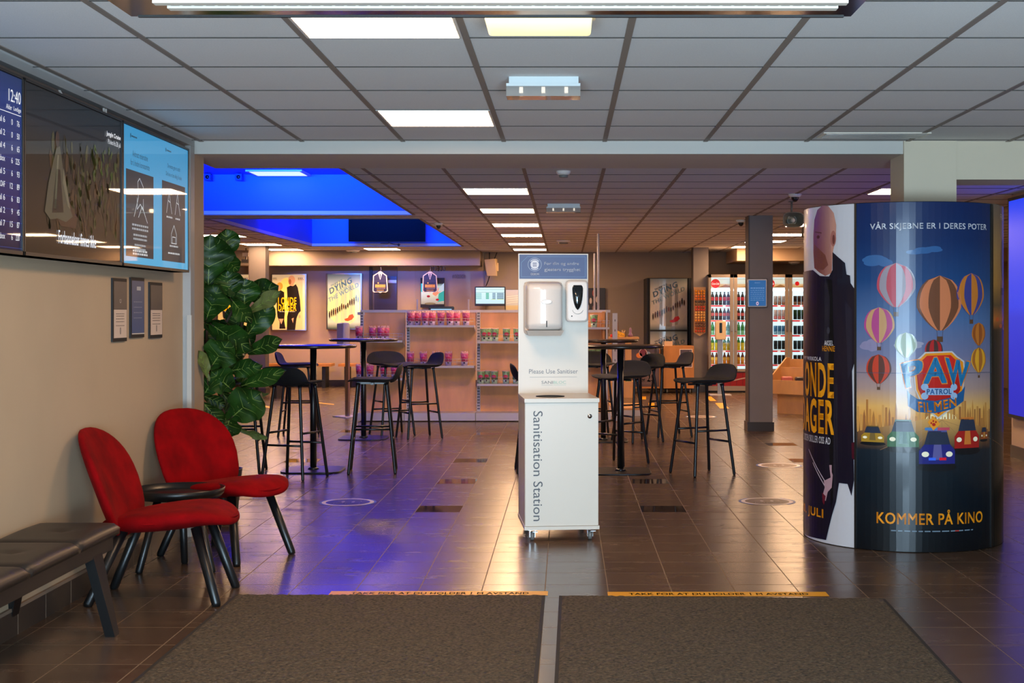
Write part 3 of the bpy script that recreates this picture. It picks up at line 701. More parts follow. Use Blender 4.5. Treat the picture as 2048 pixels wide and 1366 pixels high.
# framed notices
def WYx(px): return F*2.252/(VX-px)
for i, (xa, xb, lb) in enumerate(((225, 253, 'slim framed notice nearest the camera, grey top with cup drawing over white text'), (261, 288, 'framed blue notice in the middle of the three under the screens'), (299, 324, 'framed notice farthest right of the three, plain grey top over white text'))):
    ya, yb = WYx(xa), WYx(xb); z1 = (1.492, 1.502, 1.485)[i]; z0 = (1.174, 1.188, 1.180)[i]; t = thing('wall_notice', lb, 'framed notice', (XL, (ya+yb)/2, z0), 0, 'framed notices on the left wall')
    o = (XL, (ya+yb)/2, z0)
    MB().box(0, .010, ya-o[1], yb-o[1], 0, z1-z0, BLKM).build('frame', t)
    a = Art(); m1, m2, zb, zt = ya+.012, yb-.006, z0+.018, z1-.016; hh = zt-zb
    if i == 1:
        a.vgrad(m1, m2, [(zb, (62, 84, 130)), (zt, (84, 92, 122))], 0); a.rect(m1, zb, m2, zb+.006, (200, 196, 190), 1)
        for k, z in enumerate((.60, .5, .4, .3)): wavy(a, m1+.03, m2-.04, zb+hh*z, .003, (150, 156, 176), 1, 5, k)
        a.rect(m1+.08, zt-.05, m2-.06, zt-.03, (180, 184, 190), 1)
    else:
        a.rect(m1, zb+hh*.5, m2, zt, (96, 86, 80), 0); a.rect(m1, zb, m2, zb+hh*.5, (214, 196, 180), 0)
        for k, z in enumerate((.42, .38, .33, .28, .21)): wavy(a, m1+.03, m2-.04, zb+hh*z, .004, (130, 112, 100), 1, 6, k)
        a.ell((m1+m2)/2, zb+.035, .010, .018, (120, 110, 108), 1); a.ell((m1+m2)/2, zb+.035, .004, .012, (200, 186, 174), 2)
        if i == 0: a.ring((m1+m2)/2, zb+hh*.68, .014, .018, .003, (190, 184, 178), 1, a0=PI, a1=2*PI); a.line([((m1+m2)/2-.014, zb+hh*.68), ((m1+m2)/2+.014, zb+hh*.68)], .002, (190, 184, 178), 1)
    a.build('sheet', onXs(XL+.0105), PRINT, t, o)

# ================================================================== FLOOR: mats, tape, decals
def flatquad(name, pts, z, m, edge=None, label=None, cat=None, h=.010):
    b = MB(); vs = [(x, y, 0.0005) for x, y in pts]+[(x, y, h) for x, y in pts]
    b.add(vs, [(3, 2, 1, 0), (4, 5, 6, 7)]+[(i, (i+1) % 4, 4+(i+1) % 4, 4+i) for i in range(4)], m)
    return b
for nm, pts, lb, inner in (('L', [(-1.552, 3.2), (-.108, 3.2), (-.097, 6.35), (-1.541, 6.36)], 'dark brown entrance mat, left one of two, by the red chairs', 1), ('R', [(-.052, 3.2), (1.34, 3.2), (1.466, 6.27), (-.032, 6.34)], 'dark brown entrance mat, right one of two, towards the poster drum', 0)):
    t = thing('entrance_mat', lb, 'door mat', (pts[0][0], 4.8, 0), 0, 'entrance mats'); o = Vector((pts[0][0], 4.8, 0))
    cx = sum(p[0] for p in pts)/4; cy = sum(p[1] for p in pts)/4
    e = flatquad('e', [(p[0]-o.x, p[1]-o.y) for p in pts], 0, MATE, h=.005); e.build('rubber_edge', t)
    ins = .014; ip = [(p[0]+(ins if p[0] < cx else -ins), p[1]+(ins if p[1] < cy else -ins*.4)) for p in pts]
    NX, NY = 110, 200; vs = []; rr = random.Random(5+inner)
    for j in range(NY+1):
        for i in range(NX+1):
            u, v = i/NX, j/NY; x = (1-u)*(1-v)*ip[0][0]+u*(1-v)*ip[1][0]+u*v*ip[2][0]+(1-u)*v*ip[3][0]; y = (1-u)*(1-v)*ip[0][1]+u*(1-v)*ip[1][1]+u*v*ip[2][1]+(1-u)*v*ip[3][1]
            ed = min(i, j, NX-i, NY-j); z = .0105+rr.uniform(-.0022, .0022) if ed > 0 else .0052
            vs.append((x-o.x+rr.uniform(-.003, .003)*(ed > 0), y-o.y+rr.uniform(-.003, .003)*(ed > 0), z))
    b = MB(); b.add(vs, [(j*(NX+1)+i, j*(NX+1)+i+1, (j+1)*(NX+1)+i+1, (j+1)*(NX+1)+i) for j in range(NY) for i in range(NX)], MATG, False)
    b.build('pile', t, weld=False)
YEL = (238, 168, 20)
for x0, x1, ya, yb, lb, g in ((-1.11, -.085, 6.362, 6.462, 'yellow floor tape with distance text along the left mat', 0), (.195, 1.225, 6.345, 6.445, 'yellow floor tape with distance text along the right mat', 0)):
    a = Art(); a.rect(x0, ya, x1, yb, YEL, 0); a.text('TAKK FOR AT DU HOLDER 1 M AVSTAND', x0+.10, ya+.028, x1-.09, ya+.072, (40, 34, 20), 1, .035)
    tag(a.build('floor_tape', lambda u, v, l: (u, v, .0012+l*.0005), PRINT), lb, 'floor tape', 'yellow floor tapes with text')
for pts, lb in (([(510, 808), (546, 814), (545, 817), (505, 811)], 'far yellow tape piece on the floor behind the fig plant'), ([(630, 804), (668, 808), (668, 810), (628, 806)], 'yellow tape piece on the floor left of the sweets shelf'), ([(1412, 793), (1422, 793), (1433, 802), (1420, 802)], 'yellow tape piece before the fridges, the farther of the pair'), ([(1430, 806), (1445, 806), (1459, 817), (1440, 817)], 'yellow tape piece before the fridges, the nearer of the pair'), ([(1280, 793), (1292, 793), (1292, 799), (1281, 799)], 'small yellow tape piece before the snack carts, farther one'), ([(1297, 806), (1309, 806), (1309, 816), (1298, 816)], 'small yellow tape piece before the snack carts, nearer one')):
    a = Art(); a.poly([onF(x, y)[:2] for x, y in pts], YEL, 0)
    tag(a.build('floor_tape', lambda u, v, l: (u, v, .0012), PRINT), lb, 'floor tape')
for px, py, lb, inn in ((696, 1004.7, 'round distance decal with dark blue centre on the blue-lit floor left', (40, 36, 110)), (1534, 1003, 'round distance decal on the floor, nearer one left of the poster drum', (104, 84, 76)), (1558, 931, 'round distance decal on the floor, farther one beside the poster drum', (124, 98, 82)), (1402, 833.5, 'round distance decal far back before the fridges', (150, 120, 100)), (1640-40, 1, '', None)):
    if not lb: continue
    X_, Y_, _ = onF(px, py); a = Art()
    a.ring(0, 0, .197, .197, .018, (70, 110, 190), 0, a0=-.9, a1=.9); a.ring(0, 0, .197, .197, .018, (70, 110, 190), 0, a0=PI-.9, a1=PI+.9)
    a.ring(0, 0, .181, .181, .028, (255, 246, 238), 1); a.ell(0, 0, .153, .153, inn, 0, 40)
    a.text('Hold avstand', -.09, -.075, .09, -.045, (220, 205, 200), 2, .02); a.line([(-.08, .06), (-.03, .06)], .006, (190, 176, 176), 2); a.line([(.03, .06), (.08, .06), (.09, .03)], .006, (190, 176, 176), 2)
    for s_ in (-1, 1): a.ell(.035*s_, .01, .012, .03, (180, 170, 176), 2, 12)
    tag(a.build('floor_decal', lambda u, v, l: (u+X_, v+Y_, .0012+l*.0005), PRINT), lb, 'floor decal', 'round distance decals')

# ================================================================== SANITISER STAND
t = thing('sanitiser_stand', 'white sanitiser station on castors with blue sign on top', 'sanitiser stand', (-.052, 8.155, 0), math.radians(6))
W2 = .2135; D2 = .27
MB().box(-W2, W2, -D2+.012, D2, .085, .80, WHITE).build('cabinet', t)
d_ = MB().box(-W2+.002, W2-.002, -D2-.004, -D2+.011, .088, .797, WHITE).build('door', t)
MB().lathe([(0, 0), (.010, 0), (.013, .004), (.013, .006), (0, .006)], CHROME, 18, Matrix.Translation((W2-.052, -D2-.003, .72)) @ Matrix.Rotation(PI/2, 4, 'X')).build('lock', d_)
MB().box(-W2-.004, W2+.004, -D2-.010, D2, .066, .086, WHITE).build('base_board', t)
tp = MB().box(-W2-.004, W2+.004, -D2-.010, D2-.021, .801, .823, WHITE).build('top_board', t)
MB().lathe([(.085, 0), (.085, .004), (.075, .005), (.068, .001), (0, .0005)], BLKM, 36, Matrix.Translation((-.05, -.08, .823))).build('waste_opening', tp)
bp_ = MB().box(-W2-.002, W2+.002, D2-.021, D2, .80, 1.682, WHITE).build('back_panel', t)
fy = D2-.021
def loc2(yf):
    def f(u, v, l=0): return (u, yf-.0008-l*.0006, v)
    return f
a = Art(); hx = W2-.004; z0, z1 = 1.527, 1.676; BL = (72, 88, 132); LB = (110, 150, 190)
a.rect(-hx, z0, hx, z1, BL, 0)
a.line([(-hx+.012, z0+.012), (hx-.012, z0+.012), (hx-.012, z1-.012), (-hx+.05, z1-.012), (-hx+.012, z1-.05), (-hx+.012, z0+.012)], .0016, LB, 1)
cx = -.115; cz = z0+.088
a.ring(cx, cz, .042, .042, .0018, (180, 196, 216), 1); a.ell(cx, cz, .026, .026, (214, 216, 224), 1, 30); a.ring(cx, cz, .034, .034, .005, (200, 206, 220), 1, a0=.6, a1=PI-.6); a.ring(cx, cz, .034, .034, .005, (200, 206, 220), 1, a0=PI+.8, a1=2*PI-.8)
for k in range(3): a.rect(cx-.010+.008*k, cz-.014, cx-.006+.008*k, cz, (90, 96, 130), 2)
a.rect(cx-.012, cz+.002, cx+.012, cz+.012, (150, 154, 176), 2)
a.text('ODEON', cx-.025, z0+.022, cx+.027, z0+.036, (226, 228, 234), 2, .05)
a.text('For din og andre', -.056, z0+.080, .158, z0+.104, (226, 230, 240), 2, .04); a.text('gjesters trygghet', -.056, z0+.042, .168, z0+.068, (226, 230, 240), 2, .04)
a.build('sign_header', loc2(fy), PRINT, bp_); a = Art(); TXG = (120, 120, 124)
a.text('Please Use Sanitiser', -.150, .944, .152, .972, TXG, 1, -.008); a.rect(-.146, .922, .146, .9235, TXG, 1)
a.text('SANI', -.073, .881, -.003, .899, (110, 112, 114), 1, -.01); a.text('BLOC', .001, .881, .078, .899, (150, 190, 170), 1, -.01); a.rect(-.073, .873, -.004, .8745, (140, 150, 150), 1); a.rect(.0, .873, .078, .8745, (150, 190, 170), 1)
a.build('slogan_lettering', loc2(fy), PRINT, bp_)
a = Art(); a.text('Sanitisation Station', 0, 0, 1, 1, (74, 76, 80), 1, -.012, quad=[(-.166, .752), (-.166, .118), (-.112, .118), (-.112, .752)])
a.build('door_lettering', loc2(-D2-.004), PRINT, d_)
for sx in (-1, 1):
    for sy in (-1, 1):
        X = Matrix.Translation((sx*(W2-.045), sy*(D2-.045), 0)); b = MB(); b.lathe([(0, -.011), (.022, -.011), (.026, -.006), (.026, .006), (.022, .011), (0, .011)], GREYP, 24, X @ Matrix.Translation((0, 0, .026)) @ Matrix.Rotation(PI/2, 4, 'Y')); b.build('castor_wheel', t)
        b = MB(); b.box(-.017, -.013, -.018, .018, .02, .062, CHROME, X); b.box(.013, .017, -.018, .018, .02, .062, CHROME, X); b.box(-.026, .026, -.026, .026, .060, .066, CHROME, X); b.tube([(-.019, 0, .026), (.019, 0, .026)], .006, CHROME, 10, X); b.box(.0, .03, -.035, -.015, .05, .055, STEEL, X); b.build('castor_fork', t)
# paper dispenser
o = (-.052, 8.155); 
def soft_box(mb, x0, x1, z0, z1, yb, depth, m, bulge=.3, rad=.03, taper=0):
    rings = []; N = 22
    for k in range(13):
        v = k/12; z = z0+(z1-z0)*v; ez = min(1, min(v, 1-v)/.09); sh = (1-(1-ez)**2)**.5 if ez < 1 else 1
        pts = []
        for i in range(N+1):
            u = -1+2*i/N; hx_ = (x1-x0)/2; yy = depth*(1-bulge*u*u)*(1-max(0, (abs(u)-.88)/.12)**2*.6)
            pts.append(((x0+x1)/2+u*hx_*(1-.10*(1-sh)), yb-yy*(.55+.45*sh)*(1-taper*(1-v)), z))
        pts += [((x1), yb, z), ((x0), yb, z)]
        rings.append(pts)
    mb.loft(rings, m, True); return mb
px2 = lambda px: ((px-VX)*8.4/F+.052)   # local x on the back panel (small turn ignored)
t2 = thing('paper_dispenser', 'white paper towel dispenser mounted on the sanitiser station panel', 'dispenser', (-.052, 8.155, 0), math.radians(6))
b = MB(); soft_box(b, -.178, .050, 1.21, 1.503, fy-.001, .175, WHITEP, .22, taper=.0); b.build('cover', t2)
b = MB(); b.rbox(-.184, .052, fy-.055, fy-.001, 1.18, 1.508, mat('dispenser_back', (226, 214, 202), .3), .03); b.build('back_housing', t2)
b = MB(); b.add([(-.178, fy-.05, 1.21), (.05, fy-.05, 1.21), (.05, fy-.165, 1.212), (-.178, fy-.165, 1.212), (-.16, fy-.02, 1.182), (.035, fy-.02, 1.182), (.035, fy-.12, 1.178), (-.16, fy-.12, 1.178)], [(0, 1, 2, 3), (7, 6, 5, 4), (3, 2, 6, 7), (1, 5, 6, 2), (0, 3, 7, 4), (0, 4, 5, 1)], mat('dispenser_back', (226, 214, 202), .3)); b.build('paper_slot', t2)
yb = fy-.175-.0015
MB().box(-.060, -.054, yb, yb+.012, 1.232, 1.270, BLKM).build('level_window', t2)
MB().lathe([(.026, 0), (.030, .003), (.034, .0), (.034, -.002), (.026, -.002)], WHITEP, 32, Matrix.Translation((-.058, yb, 1.385)) @ Matrix.Rotation(PI/2, 4, 'X') @ Matrix.Diagonal((1, .42, 1, 1))).build('emblem', t2)
t3 = thing('soap_dispenser', 'white automatic sanitiser dispenser with dark oval window, right of the towel box', 'dispenser', (-.052, 8.155, 0), math.radians(6))
b = MB(); b.rbox(.072, .206, fy-.095, fy-.001, 1.262, 1.514, WHITEP, .022); b.build('housing', t3)
rings = []
for k in range(15):
    v = k/14; z = 1.335+.152*v; hw = .034*(1-(1-v)**2.6)**.6*(1 if v < .85 else (1-((v-.85)/.15)**2*.25)); hw = max(hw, .001)
    dp = .014*math.sin(PI*min(1, .1+v*.9))+.003
    rings.append([(.140+hw*math.cos(a_), fy-.094-dp*max(0, math.sin(a_)), z) for a_ in [PI*i/12 for i in range(13)]])
b = MB(); b.loft(rings, DGLASS); b.build('window', t3)
b = MB(); b.tube([(.108+.0, fy-.097, 1.335)]+[(.140+.034*math.sin(a_), fy-.097, 1.345-.034*math.cos(a_)+.0) for a_ in [math.radians(d) for d in range(-60, 75, 12)]], .0012, GREYP, 6); b.build('seam', t3)
MB().lathe([(0, 0), (.004, 0), (.004, .002), (0, .002)], BLK, 12, Matrix.Translation((.104, fy-.095, 1.298)) @ Matrix.Rotation(PI/2, 4, 'X')).build('indicator', t3)
# ================================================================== BAR TABLES AND STOOLS
def bar_table(name, label, x, y, h=1.05, R=.36):
    t = thing(name, label, 'bar table', (x, y, 0), 0, 'round bar tables')
    b = MB(); b.lathe([(0, h-.026), (R-.012, h-.026), (R-.002, h-.018), (R, h-.006), (R-.006, h), (0, h)], mat('table_top', (52, 40, 32), .22, spec=.6), 56); b.build('tabletop', t)
    MB().tube([(0, 0, .012), (0, 0, h-.03)], .027, BLK, 20).build('pole', t)
    MB().lathe([(0, h-.034), (.07, h-.034), (.085, h-.027), (0, h-.027)], BLK, 28).build('mounting_plate', t)
    f = sup(.25, .25, 4.5); rg = []
    for z, k in ((0, 1), (.009, 1), (.013, .985)): rg.append([(f(2*PI*i/48)[0]*k, f(2*PI*i/48)[1]*k, z) for i in range(48)])
    b = MB(); b.loft(rg, BLK); b.lathe([(0, .012), (.05, .012), (.034, .03), (0, .03)], BLK, 24); b.build('base_plate', t)
bar_table('bar_table', 'round black bar table just right of the sanitiser station', .451, 11.3)
bar_table('bar_table', 'farther round black bar table behind the one right of the sanitiser', .385, 14.05, 1.04)
bar_table('bar_table', 'round black bar table right of the fig plant, nearer one on the left', -2.11, 11.4)
bar_table('bar_table', 'round black bar table in front of the sweets shelf, farther one on the left', -2.12, 14.3, 1.045)
def profile(s):       # side line of the shell: s = 0 at front edge, 1 at the top of the back
    if s < .52:
        u = s/.52; return (.205-.35*u, .757+.004*math.cos(u*3)-.012*max(0, (.12-u)/.12)**1.5)
    a = (s-.52)/.48; th = a*math.radians(86)
    x = -.145-.085*math.sin(min(th, PI/2))-.012*a; z = .753+.155*(1-math.cos(th)) if a < 1 else .9
    return (x, z)
def make_stool(name, label, loc, deg, m=STOOLF):
    t = thing(name, label, 'bar stool', loc, math.radians(deg), 'bar stools with low curved backs')
    def ws(x, y, z):
        s = min(1, max(0, .5+x)); X0, Z0 = profile(s); X1, Z1_ = profile(min(1, s+.01)); X2, Z2_ = profile(max(0, s-.01))
        d = Vector((X1-X2, 0, Z1_-Z2_)).normalized(); nn = Vector((-d.z, 0, d.x)); nn = nn if nn.z > 0 or nn.x > 0 else -nn
        if s > .5 and nn.x < 0: nn = -nn
        bk = max(0, (s-.5)/.5); k = 1+.10*bk
        p = Vector((X0, y*k, Z0))+nn*z; p.x += bk*1.25*y*y; p.z += .9*(y*y)*.45*(1-bk)-.012*bk*(abs(y)/.22)**3
        return (p.x, p.y, p.z)
    b = MB(); b.cushion(sup(.5, .215, 4.0), .013, ws, m, R=12, A=48, p=3); b.build('seat_shell', t)
    q = MB(); q.box(-.13, .13, -.012, .012, .728, .745, BLK); q.box(-.012, .012, -.13, .13, .728, .745, BLK); q.build('under_frame', t)
    ft = {}
    for sx in (-1, 1):
        for sy in (-1, 1):
            tp = (sx*.115, sy*.115, .742); bt = (sx*.19, sy*.188, 0); ft[(sx, sy)] = (Vector(tp), Vector(bt))
            MB().tube([tp, (tp[0]*1.03, tp[1]*1.03, .715), (bt[0]*.99, bt[1]*.99, .012), bt], [.019, .0125, .0125, .0095], BLK, 12).build('leg', t)
    def at(k, z):
        a, b_ = ft[k]; u = (.742-z)/.742; return a.lerp(b_, u)
    for (k1, k2, z) in (((1, -1), (1, 1), .27), ((-1, -1), (-1, 1), .27), ((1, -1), (-1, -1), .365), ((1, 1), (-1, 1), .365)):
        MB().tube([at(k1, z), at(k2, z)], .009, BLK, 10).build('footrest_bar', t)
    return t
s0 = make_stool('bar_stool', 'black bar stool at the left bar table, its back turned to the camera', (-2.17, 10.92, 0), 70)
stn = make_stool('bar_stool', 'navy bar stool seen beyond the nearer left bar table', (-2.86, 14.6, 0), 3, STOOLN)
for x, y, dg, lb in ((-2.70, 11.3, 4, 'black bar stool half hidden behind the fig plant leaves'),
    (-1.60, 11.3, 186, 'black bar stool on the right of the nearer left bar table'),
    (-1.88, 14.75, -62, 'black bar stool behind the farther left table, broad back before the shelf'),
    (-1.55, 14.4, 206, 'black bar stool at the shelf, its back in front of the pink tub rack'),
    (-.22, 11.35, 5, 'black bar stool almost hidden behind the sanitiser station, left side'),
    (.457, 11.9, 232, 'black bar stool right beside the sanitiser, behind the table pole'),
    (.73, 13.95, 212, 'black bar stool between the two right bar tables, partly covered by another'),
    (1.10, 14.6, 196, 'black bar stool farther right, its back before the orange snack cart'),
    (.31, 14.7, -80, 'black bar stool behind the farther right bar table, next to the sanitiser'),
    (1.113, 11.16, 207, 'black bar stool standing alone on the right, nearest the grey pillar')):
    dup(s0, (x, y, 0), math.radians(dg), lb)

# ================================================================== POSTER DRUM
DC = Vector((1.985, 8.065)); DR = .575; DZ = 1.931
def ang(px):          # angle on the drum (from its camera-facing side, + to the right) of the point seen at px
    dx = (px-VX)/F; a = 1+dx*dx; b = -2*(dx*DC.x+DC.y); c = DC.x**2+DC.y**2-DR**2; D = max(0, b*b-4*a*c); Y = (-b-math.sqrt(D))/(2*a)
    return math.atan2(dx*Y-DC.x, DC.y-Y)
def S(px): return ang(px)*DR
def dY(px): return DC.y-DR*math.cos(ang(px))
def Z_(px, py): return CH+(VY-py)*dY(px)/F
def Q(px, py): return (S(px), Z_(px, py))
t = thing('poster_drum', 'tall round advertising drum wrapped in glossy film posters, right side', 'poster display', (DC.x, DC.y, 0))
b = MB(); b.lathe([(DR-.03, .004), (DR-.006, .004), (DR-.004, .012), (DR-.004, DZ-.004), (DR-.006, DZ), (DR-.03, DZ), (DR-.03, .004)], mat('drum_core', (18, 24, 28), .3), 120); b.build('drum_body', t)
def onD(u, v, l=0):
    a = u/DR; r = DR-.0035+.0007*l; return (DC.x+r*math.sin(a), DC.y-r*math.cos(a), v)
cuts = [-1.85+.035*i for i in range(106)]
SL = S(1712); SR = S(1981); sS = 1.10
# centre poster
a = Art(); stops = [(0.004, (6, 12, 18)), (.42, (12, 26, 36)), (.56, (22, 34, 44)), (.66, (90, 62, 42)), (.72, (222, 150, 66)), (.80, (226, 170, 92)), (.90, (170, 140, 130)), (1.08, (112, 114, 146)), (1.28, (74, 104, 148)), (1.5, (24, 66, 116)), (1.72, (10, 44, 92)), (DZ-.003, (8, 36, 84))]
a.vgrad(SL, SR, stops, 0)
r = random.Random(11)
# soft clouds
def cloud(px, py, rx, ry, c, seed):
    rr = random.Random(seed); x, z = Q(px, py)
    for k in range(6): a.ell(x+rr.uniform(-.6, .6)*rx, z+rr.uniform(-.4, .4)*ry, rx*rr.uniform(.35, .6), ry*rr.uniform(.35, .6), c, 1)
for px, py, rx, ry, c, sd in ((1760, 520, .09, .04, (52, 98, 150), 1), (1850, 500, .10, .03, (44, 92, 146), 2), (1740, 690, .07, .04, (138, 132, 164), 3), (1820, 690, .08, .03, (150, 146, 166), 4)):
    cloud(px, py, rx, ry, c, sd)
# skyline
for k in range(46):
    u = SL+.005+(SR-SL-.02)*k/45; w_ = r.uniform(.008, .016); h = r.uniform(.03, .15)*(1 if k > 28 or k < 12 else .6); c = r.choice([(176, 116, 58), (196, 134, 66), (158, 100, 56), (208, 150, 80)])
    a.rect(u, .655, min(u+w_, SR-.002), .70+h, c, 1)
    if r.random() < .25: a.poly([(u, .70+h), (min(u+w_, SR-.002), .70+h), (min(u+w_/2, SR-.002), .74+h)], c, 1)
a.ell(*Q(1884, 838), .09, .035, (255, 226, 160), 1, 24, 0, (255, 246, 210))
a.poly([Q(1716, 862), Q(1850, 838), Q(1915, 838), Q(1976, 858), (SR-.003, .56), (SL+.003, .56)], None, 2, [(120, 80, 50), (214, 160, 90), (214, 160, 90), (140, 80, 40), (34, 36, 40), (30, 34, 40)])
for k in range(5): a.line([Q(1884, 840), Q(1760+62*k, 900)], .002, (160, 116, 74), 3)
# hot-air balloons in the sky, generic
def balloon(px, py, R, c1, c2, c3=(90, 60, 40)):
    x, z = Q(px, py); H = R*1.16
    for i in range(6):
        w0 = -1+2*i/6; w1 = w0+2/6; L_ = []; R_ = []
        for k in range(13):
            v = -1+2*k/12; wd = math.sqrt(max(0, 1-v*v))*(1 if v > -.2 else 1-.32*((-.2-v)/.8)); 
            if v < -.86: wd = max(wd, .16)
            L_.append((x+math.sin(w0*PI/2)*wd*R, z+v*H)); R_.append((x+math.sin(w1*PI/2)*wd*R, z+v*H))
        a.poly(L_+R_[::-1], c1 if i % 2 == 0 else c2, 4)
    a.rect(x-R*.13, z-H*1.42, x+R*.13, z-H*1.22, c3, 4); a.line([(x-R*.14, z-H*.95), (x-R*.11, z-H*1.23)], .002, c3, 4); a.line([(x+R*.14, z-H*.95), (x+R*.11, z-H*1.23)], .002, c3, 4)
balloon(1792, 570, .105, (186, 66, 84), (150, 140, 150)); balloon(1880, 606, .13, (112, 66, 44), (206, 120, 78)); balloon(1943, 588, .10, (60, 62, 128), (196, 116, 44))
balloon(1758, 650, .085, (176, 70, 130), (196, 150, 104)); balloon(1958, 668, .055, (190, 110, 40), (150, 78, 34)); balloon(1757, 738, .07, (196, 62, 40), (92, 52, 44)); balloon(1958, 720, .06, (226, 160, 40), (170, 100, 40))
balloon(1868, 700, .05, (176, 30, 34), (70, 44, 42)); balloon(1812, 690, .06, (150, 166, 140), (190, 196, 190))
# plain cars on the road
def car(px, py, wd, ht, c, c2, cg=(40, 50, 70)):
    x, z = Q(px, py)
    a.ell(x, z-ht*.1, wd*.56, ht*.12, (16, 20, 26), 4)
    for s_ in (-1, 1): a.rect(x+s_*wd*.42-wd*.07, z-ht*.08, x+s_*wd*.42+wd*.07, z+ht*.22, (22, 22, 26), 5)
    a.poly([(x-wd*.5, z+.0), (x+wd*.5, z), (x+wd*.5, z+ht*.38), (x+wd*.36, z+ht*.56), (x-wd*.36, z+ht*.56), (x-wd*.5, z+ht*.38)], c, 6)
    a.poly([(x-wd*.36, z+ht*.56), (x+wd*.36, z+ht*.56), (x+wd*.26, z+ht*.95), (x-wd*.26, z+ht*.95)], cg, 6); a.rect(x-wd*.26, z+ht*.92, x+wd*.26, z+ht, c2, 6)
    a.poly([(x-wd*.14, z+ht*.12), (x+wd*.14, z+ht*.12), (x+wd*.10, z+ht*.56), (x-wd*.10, z+ht*.56)], c2, 7)
    for s_ in (-1, 1): a.ell(x+s_*wd*.33, z+ht*.28, wd*.10, ht*.08, (255, 244, 210), 7, 12)
car(1745, 884, .13, .09, (170, 130, 40), (120, 96, 50)); car(1806, 894, .17, .15, (60, 104, 66), (90, 120, 110)); car(1935, 896, .17, .17, (168, 30, 28), (210, 120, 50)); car(1968, 878, .06, .07, (150, 70, 30), (190, 130, 60))
car(1875, 928, .205, .19, (34, 38, 120), (96, 92, 150)); x, z = Q(1875, 928); a.rect(x-.07, z+.185, x, z+.2, (70, 130, 190), 7); a.rect(x, z+.185, x+.07, z+.2, (200, 70, 90), 7); a.rect(x-.05, z+.02, x-.01, z+.035, (60, 110, 240), 8); a.rect(x+.01, z+.02, x+.05, z+.035, (230, 30, 50), 8)
# title emblem
sh = [(1842, 712), (1850, 704), (1904, 702), (1914, 712), (1928, 722), (1930, 742), (1926, 782), (1910, 812), (1876, 838), (1844, 812), (1830, 780), (1826, 740), (1830, 722)]
def scale(pts, k, c=(1878, 762)): return [(c[0]+(x-c[0])*k, c[1]+(y-c[1])*k) for x, y in pts]
a.poly([Q(*p) for p in sh], (196, 190, 186), 8); a.poly([Q(*p) for p in scale(sh, .95)], (232, 140, 20), 9); a.poly([Q(*p) for p in scale(sh, .87)], None, 10, [(206, 38, 28)]*6+[(170, 24, 22)]*7)
def tq(x0, y0, x1, y1, skl=0, skr=0): return [Q(x0+skl, y1), Q(x1+skr, y1), Q(x1, y0), Q(x0, y0)]
GO = (222, 130, 40); BB = (24, 112, 160)
for st, q in (('P', [(1812, 776), (1843, 768), (1846, 716), (1801, 728)]), ('A', [(1846, 768), (1893, 766), (1886, 714), (1855, 716)]), ('W', [(1896, 768), (1930, 774), (1938, 724), (1890, 715)])):
    cxm = sum(p[0] for p in q)/4; cym = sum(p[1] for p in q)/4
    a.text(st, 0, 0, 1, 1, GO, 11, .13, quad=[Q(cxm+(p[0]-cxm)*1.10, cym+(p[1]-cym)*1.08) for p in q]); a.text(st, 0, 0, 1, 1, BB, 12, .085, quad=[Q(*p) for p in q])
bone = (150, 176, 206)
a.poly([Q(1850, 776), Q(1906, 776), Q(1906, 790), Q(1850, 790)], bone, 12)
for p in ((1849, 774), (1849, 792), (1907, 774), (1907, 792)): a.ell(*Q(*p), .020, .019, bone, 12, 16)
a.text('PATROL', 0, 0, 1, 1, (40, 92, 150), 13, .07, quad=[Q(1853, 789), Q(1902, 788), Q(1902, 777), Q(1853, 778)])
a.poly([Q(1814, 780), Q(1816, 812), Q(1835, 824), Q(1870, 826), Q(1905, 818), Q(1926, 802), Q(1929, 772), Q(1922, 782), Q(1905, 794), Q(1870, 802), Q(1835, 798), Q(1820, 788)], (20, 84, 136), 12)
a.text('FIL', 0, 0, 1, 1, (240, 138, 30), 14, .05, quad=[Q(1837, 823), Q(1863, 824), Q(1862, 806), Q(1835, 803)]); a.text('MEN', 0, 0, 1, 1, (240, 138, 30), 14, .05, quad=[Q(1868, 823), Q(1912, 812), Q(1911, 795), Q(1867, 804)])
a.poly([Q(1866, 832), Q(1880, 848), Q(1866, 861), Q(1855, 844)], (236, 150, 40), 12); a.ell(*Q(1867, 849), .010, .009, (180, 30, 24), 13); 
for dx, dy in ((-5, -3), (-1, -7), (4, -5)): a.ell(*Q(1867+dx, 849+dy), .005, .006, (180, 30, 24), 13, 10)
a.text('VÅR SKJEBNE ER I DERES POTER', S(1740), Z_(1856, 461), S(1973), Z_(1856, 442), (222, 222, 228), 5, .035)
a.text('KOMMER PÅ KINO', S(1753), Z_(1860, 1050), S(1965), Z_(1860, 1020), (240, 152, 26), 5, .04)
wavy(a, S(1782), S(1946), Z_(1860, 1064), .006, (120, 140, 156), 5, 11, 4); a.rect(S(1910), Z_(1860, 1064), S(1918), Z_(1860, 1062), (200, 60, 50), 6)
a.rect(SL, .985+.0*0, SR, .987, (60, 80, 110), 15)
o_ = a.build('balloon_film_poster', onD, PRINTG, t, (DC.x, DC.y, 0), cuts); o_['label'] = 'blue and orange film poster on the drum front, skyline and cars'
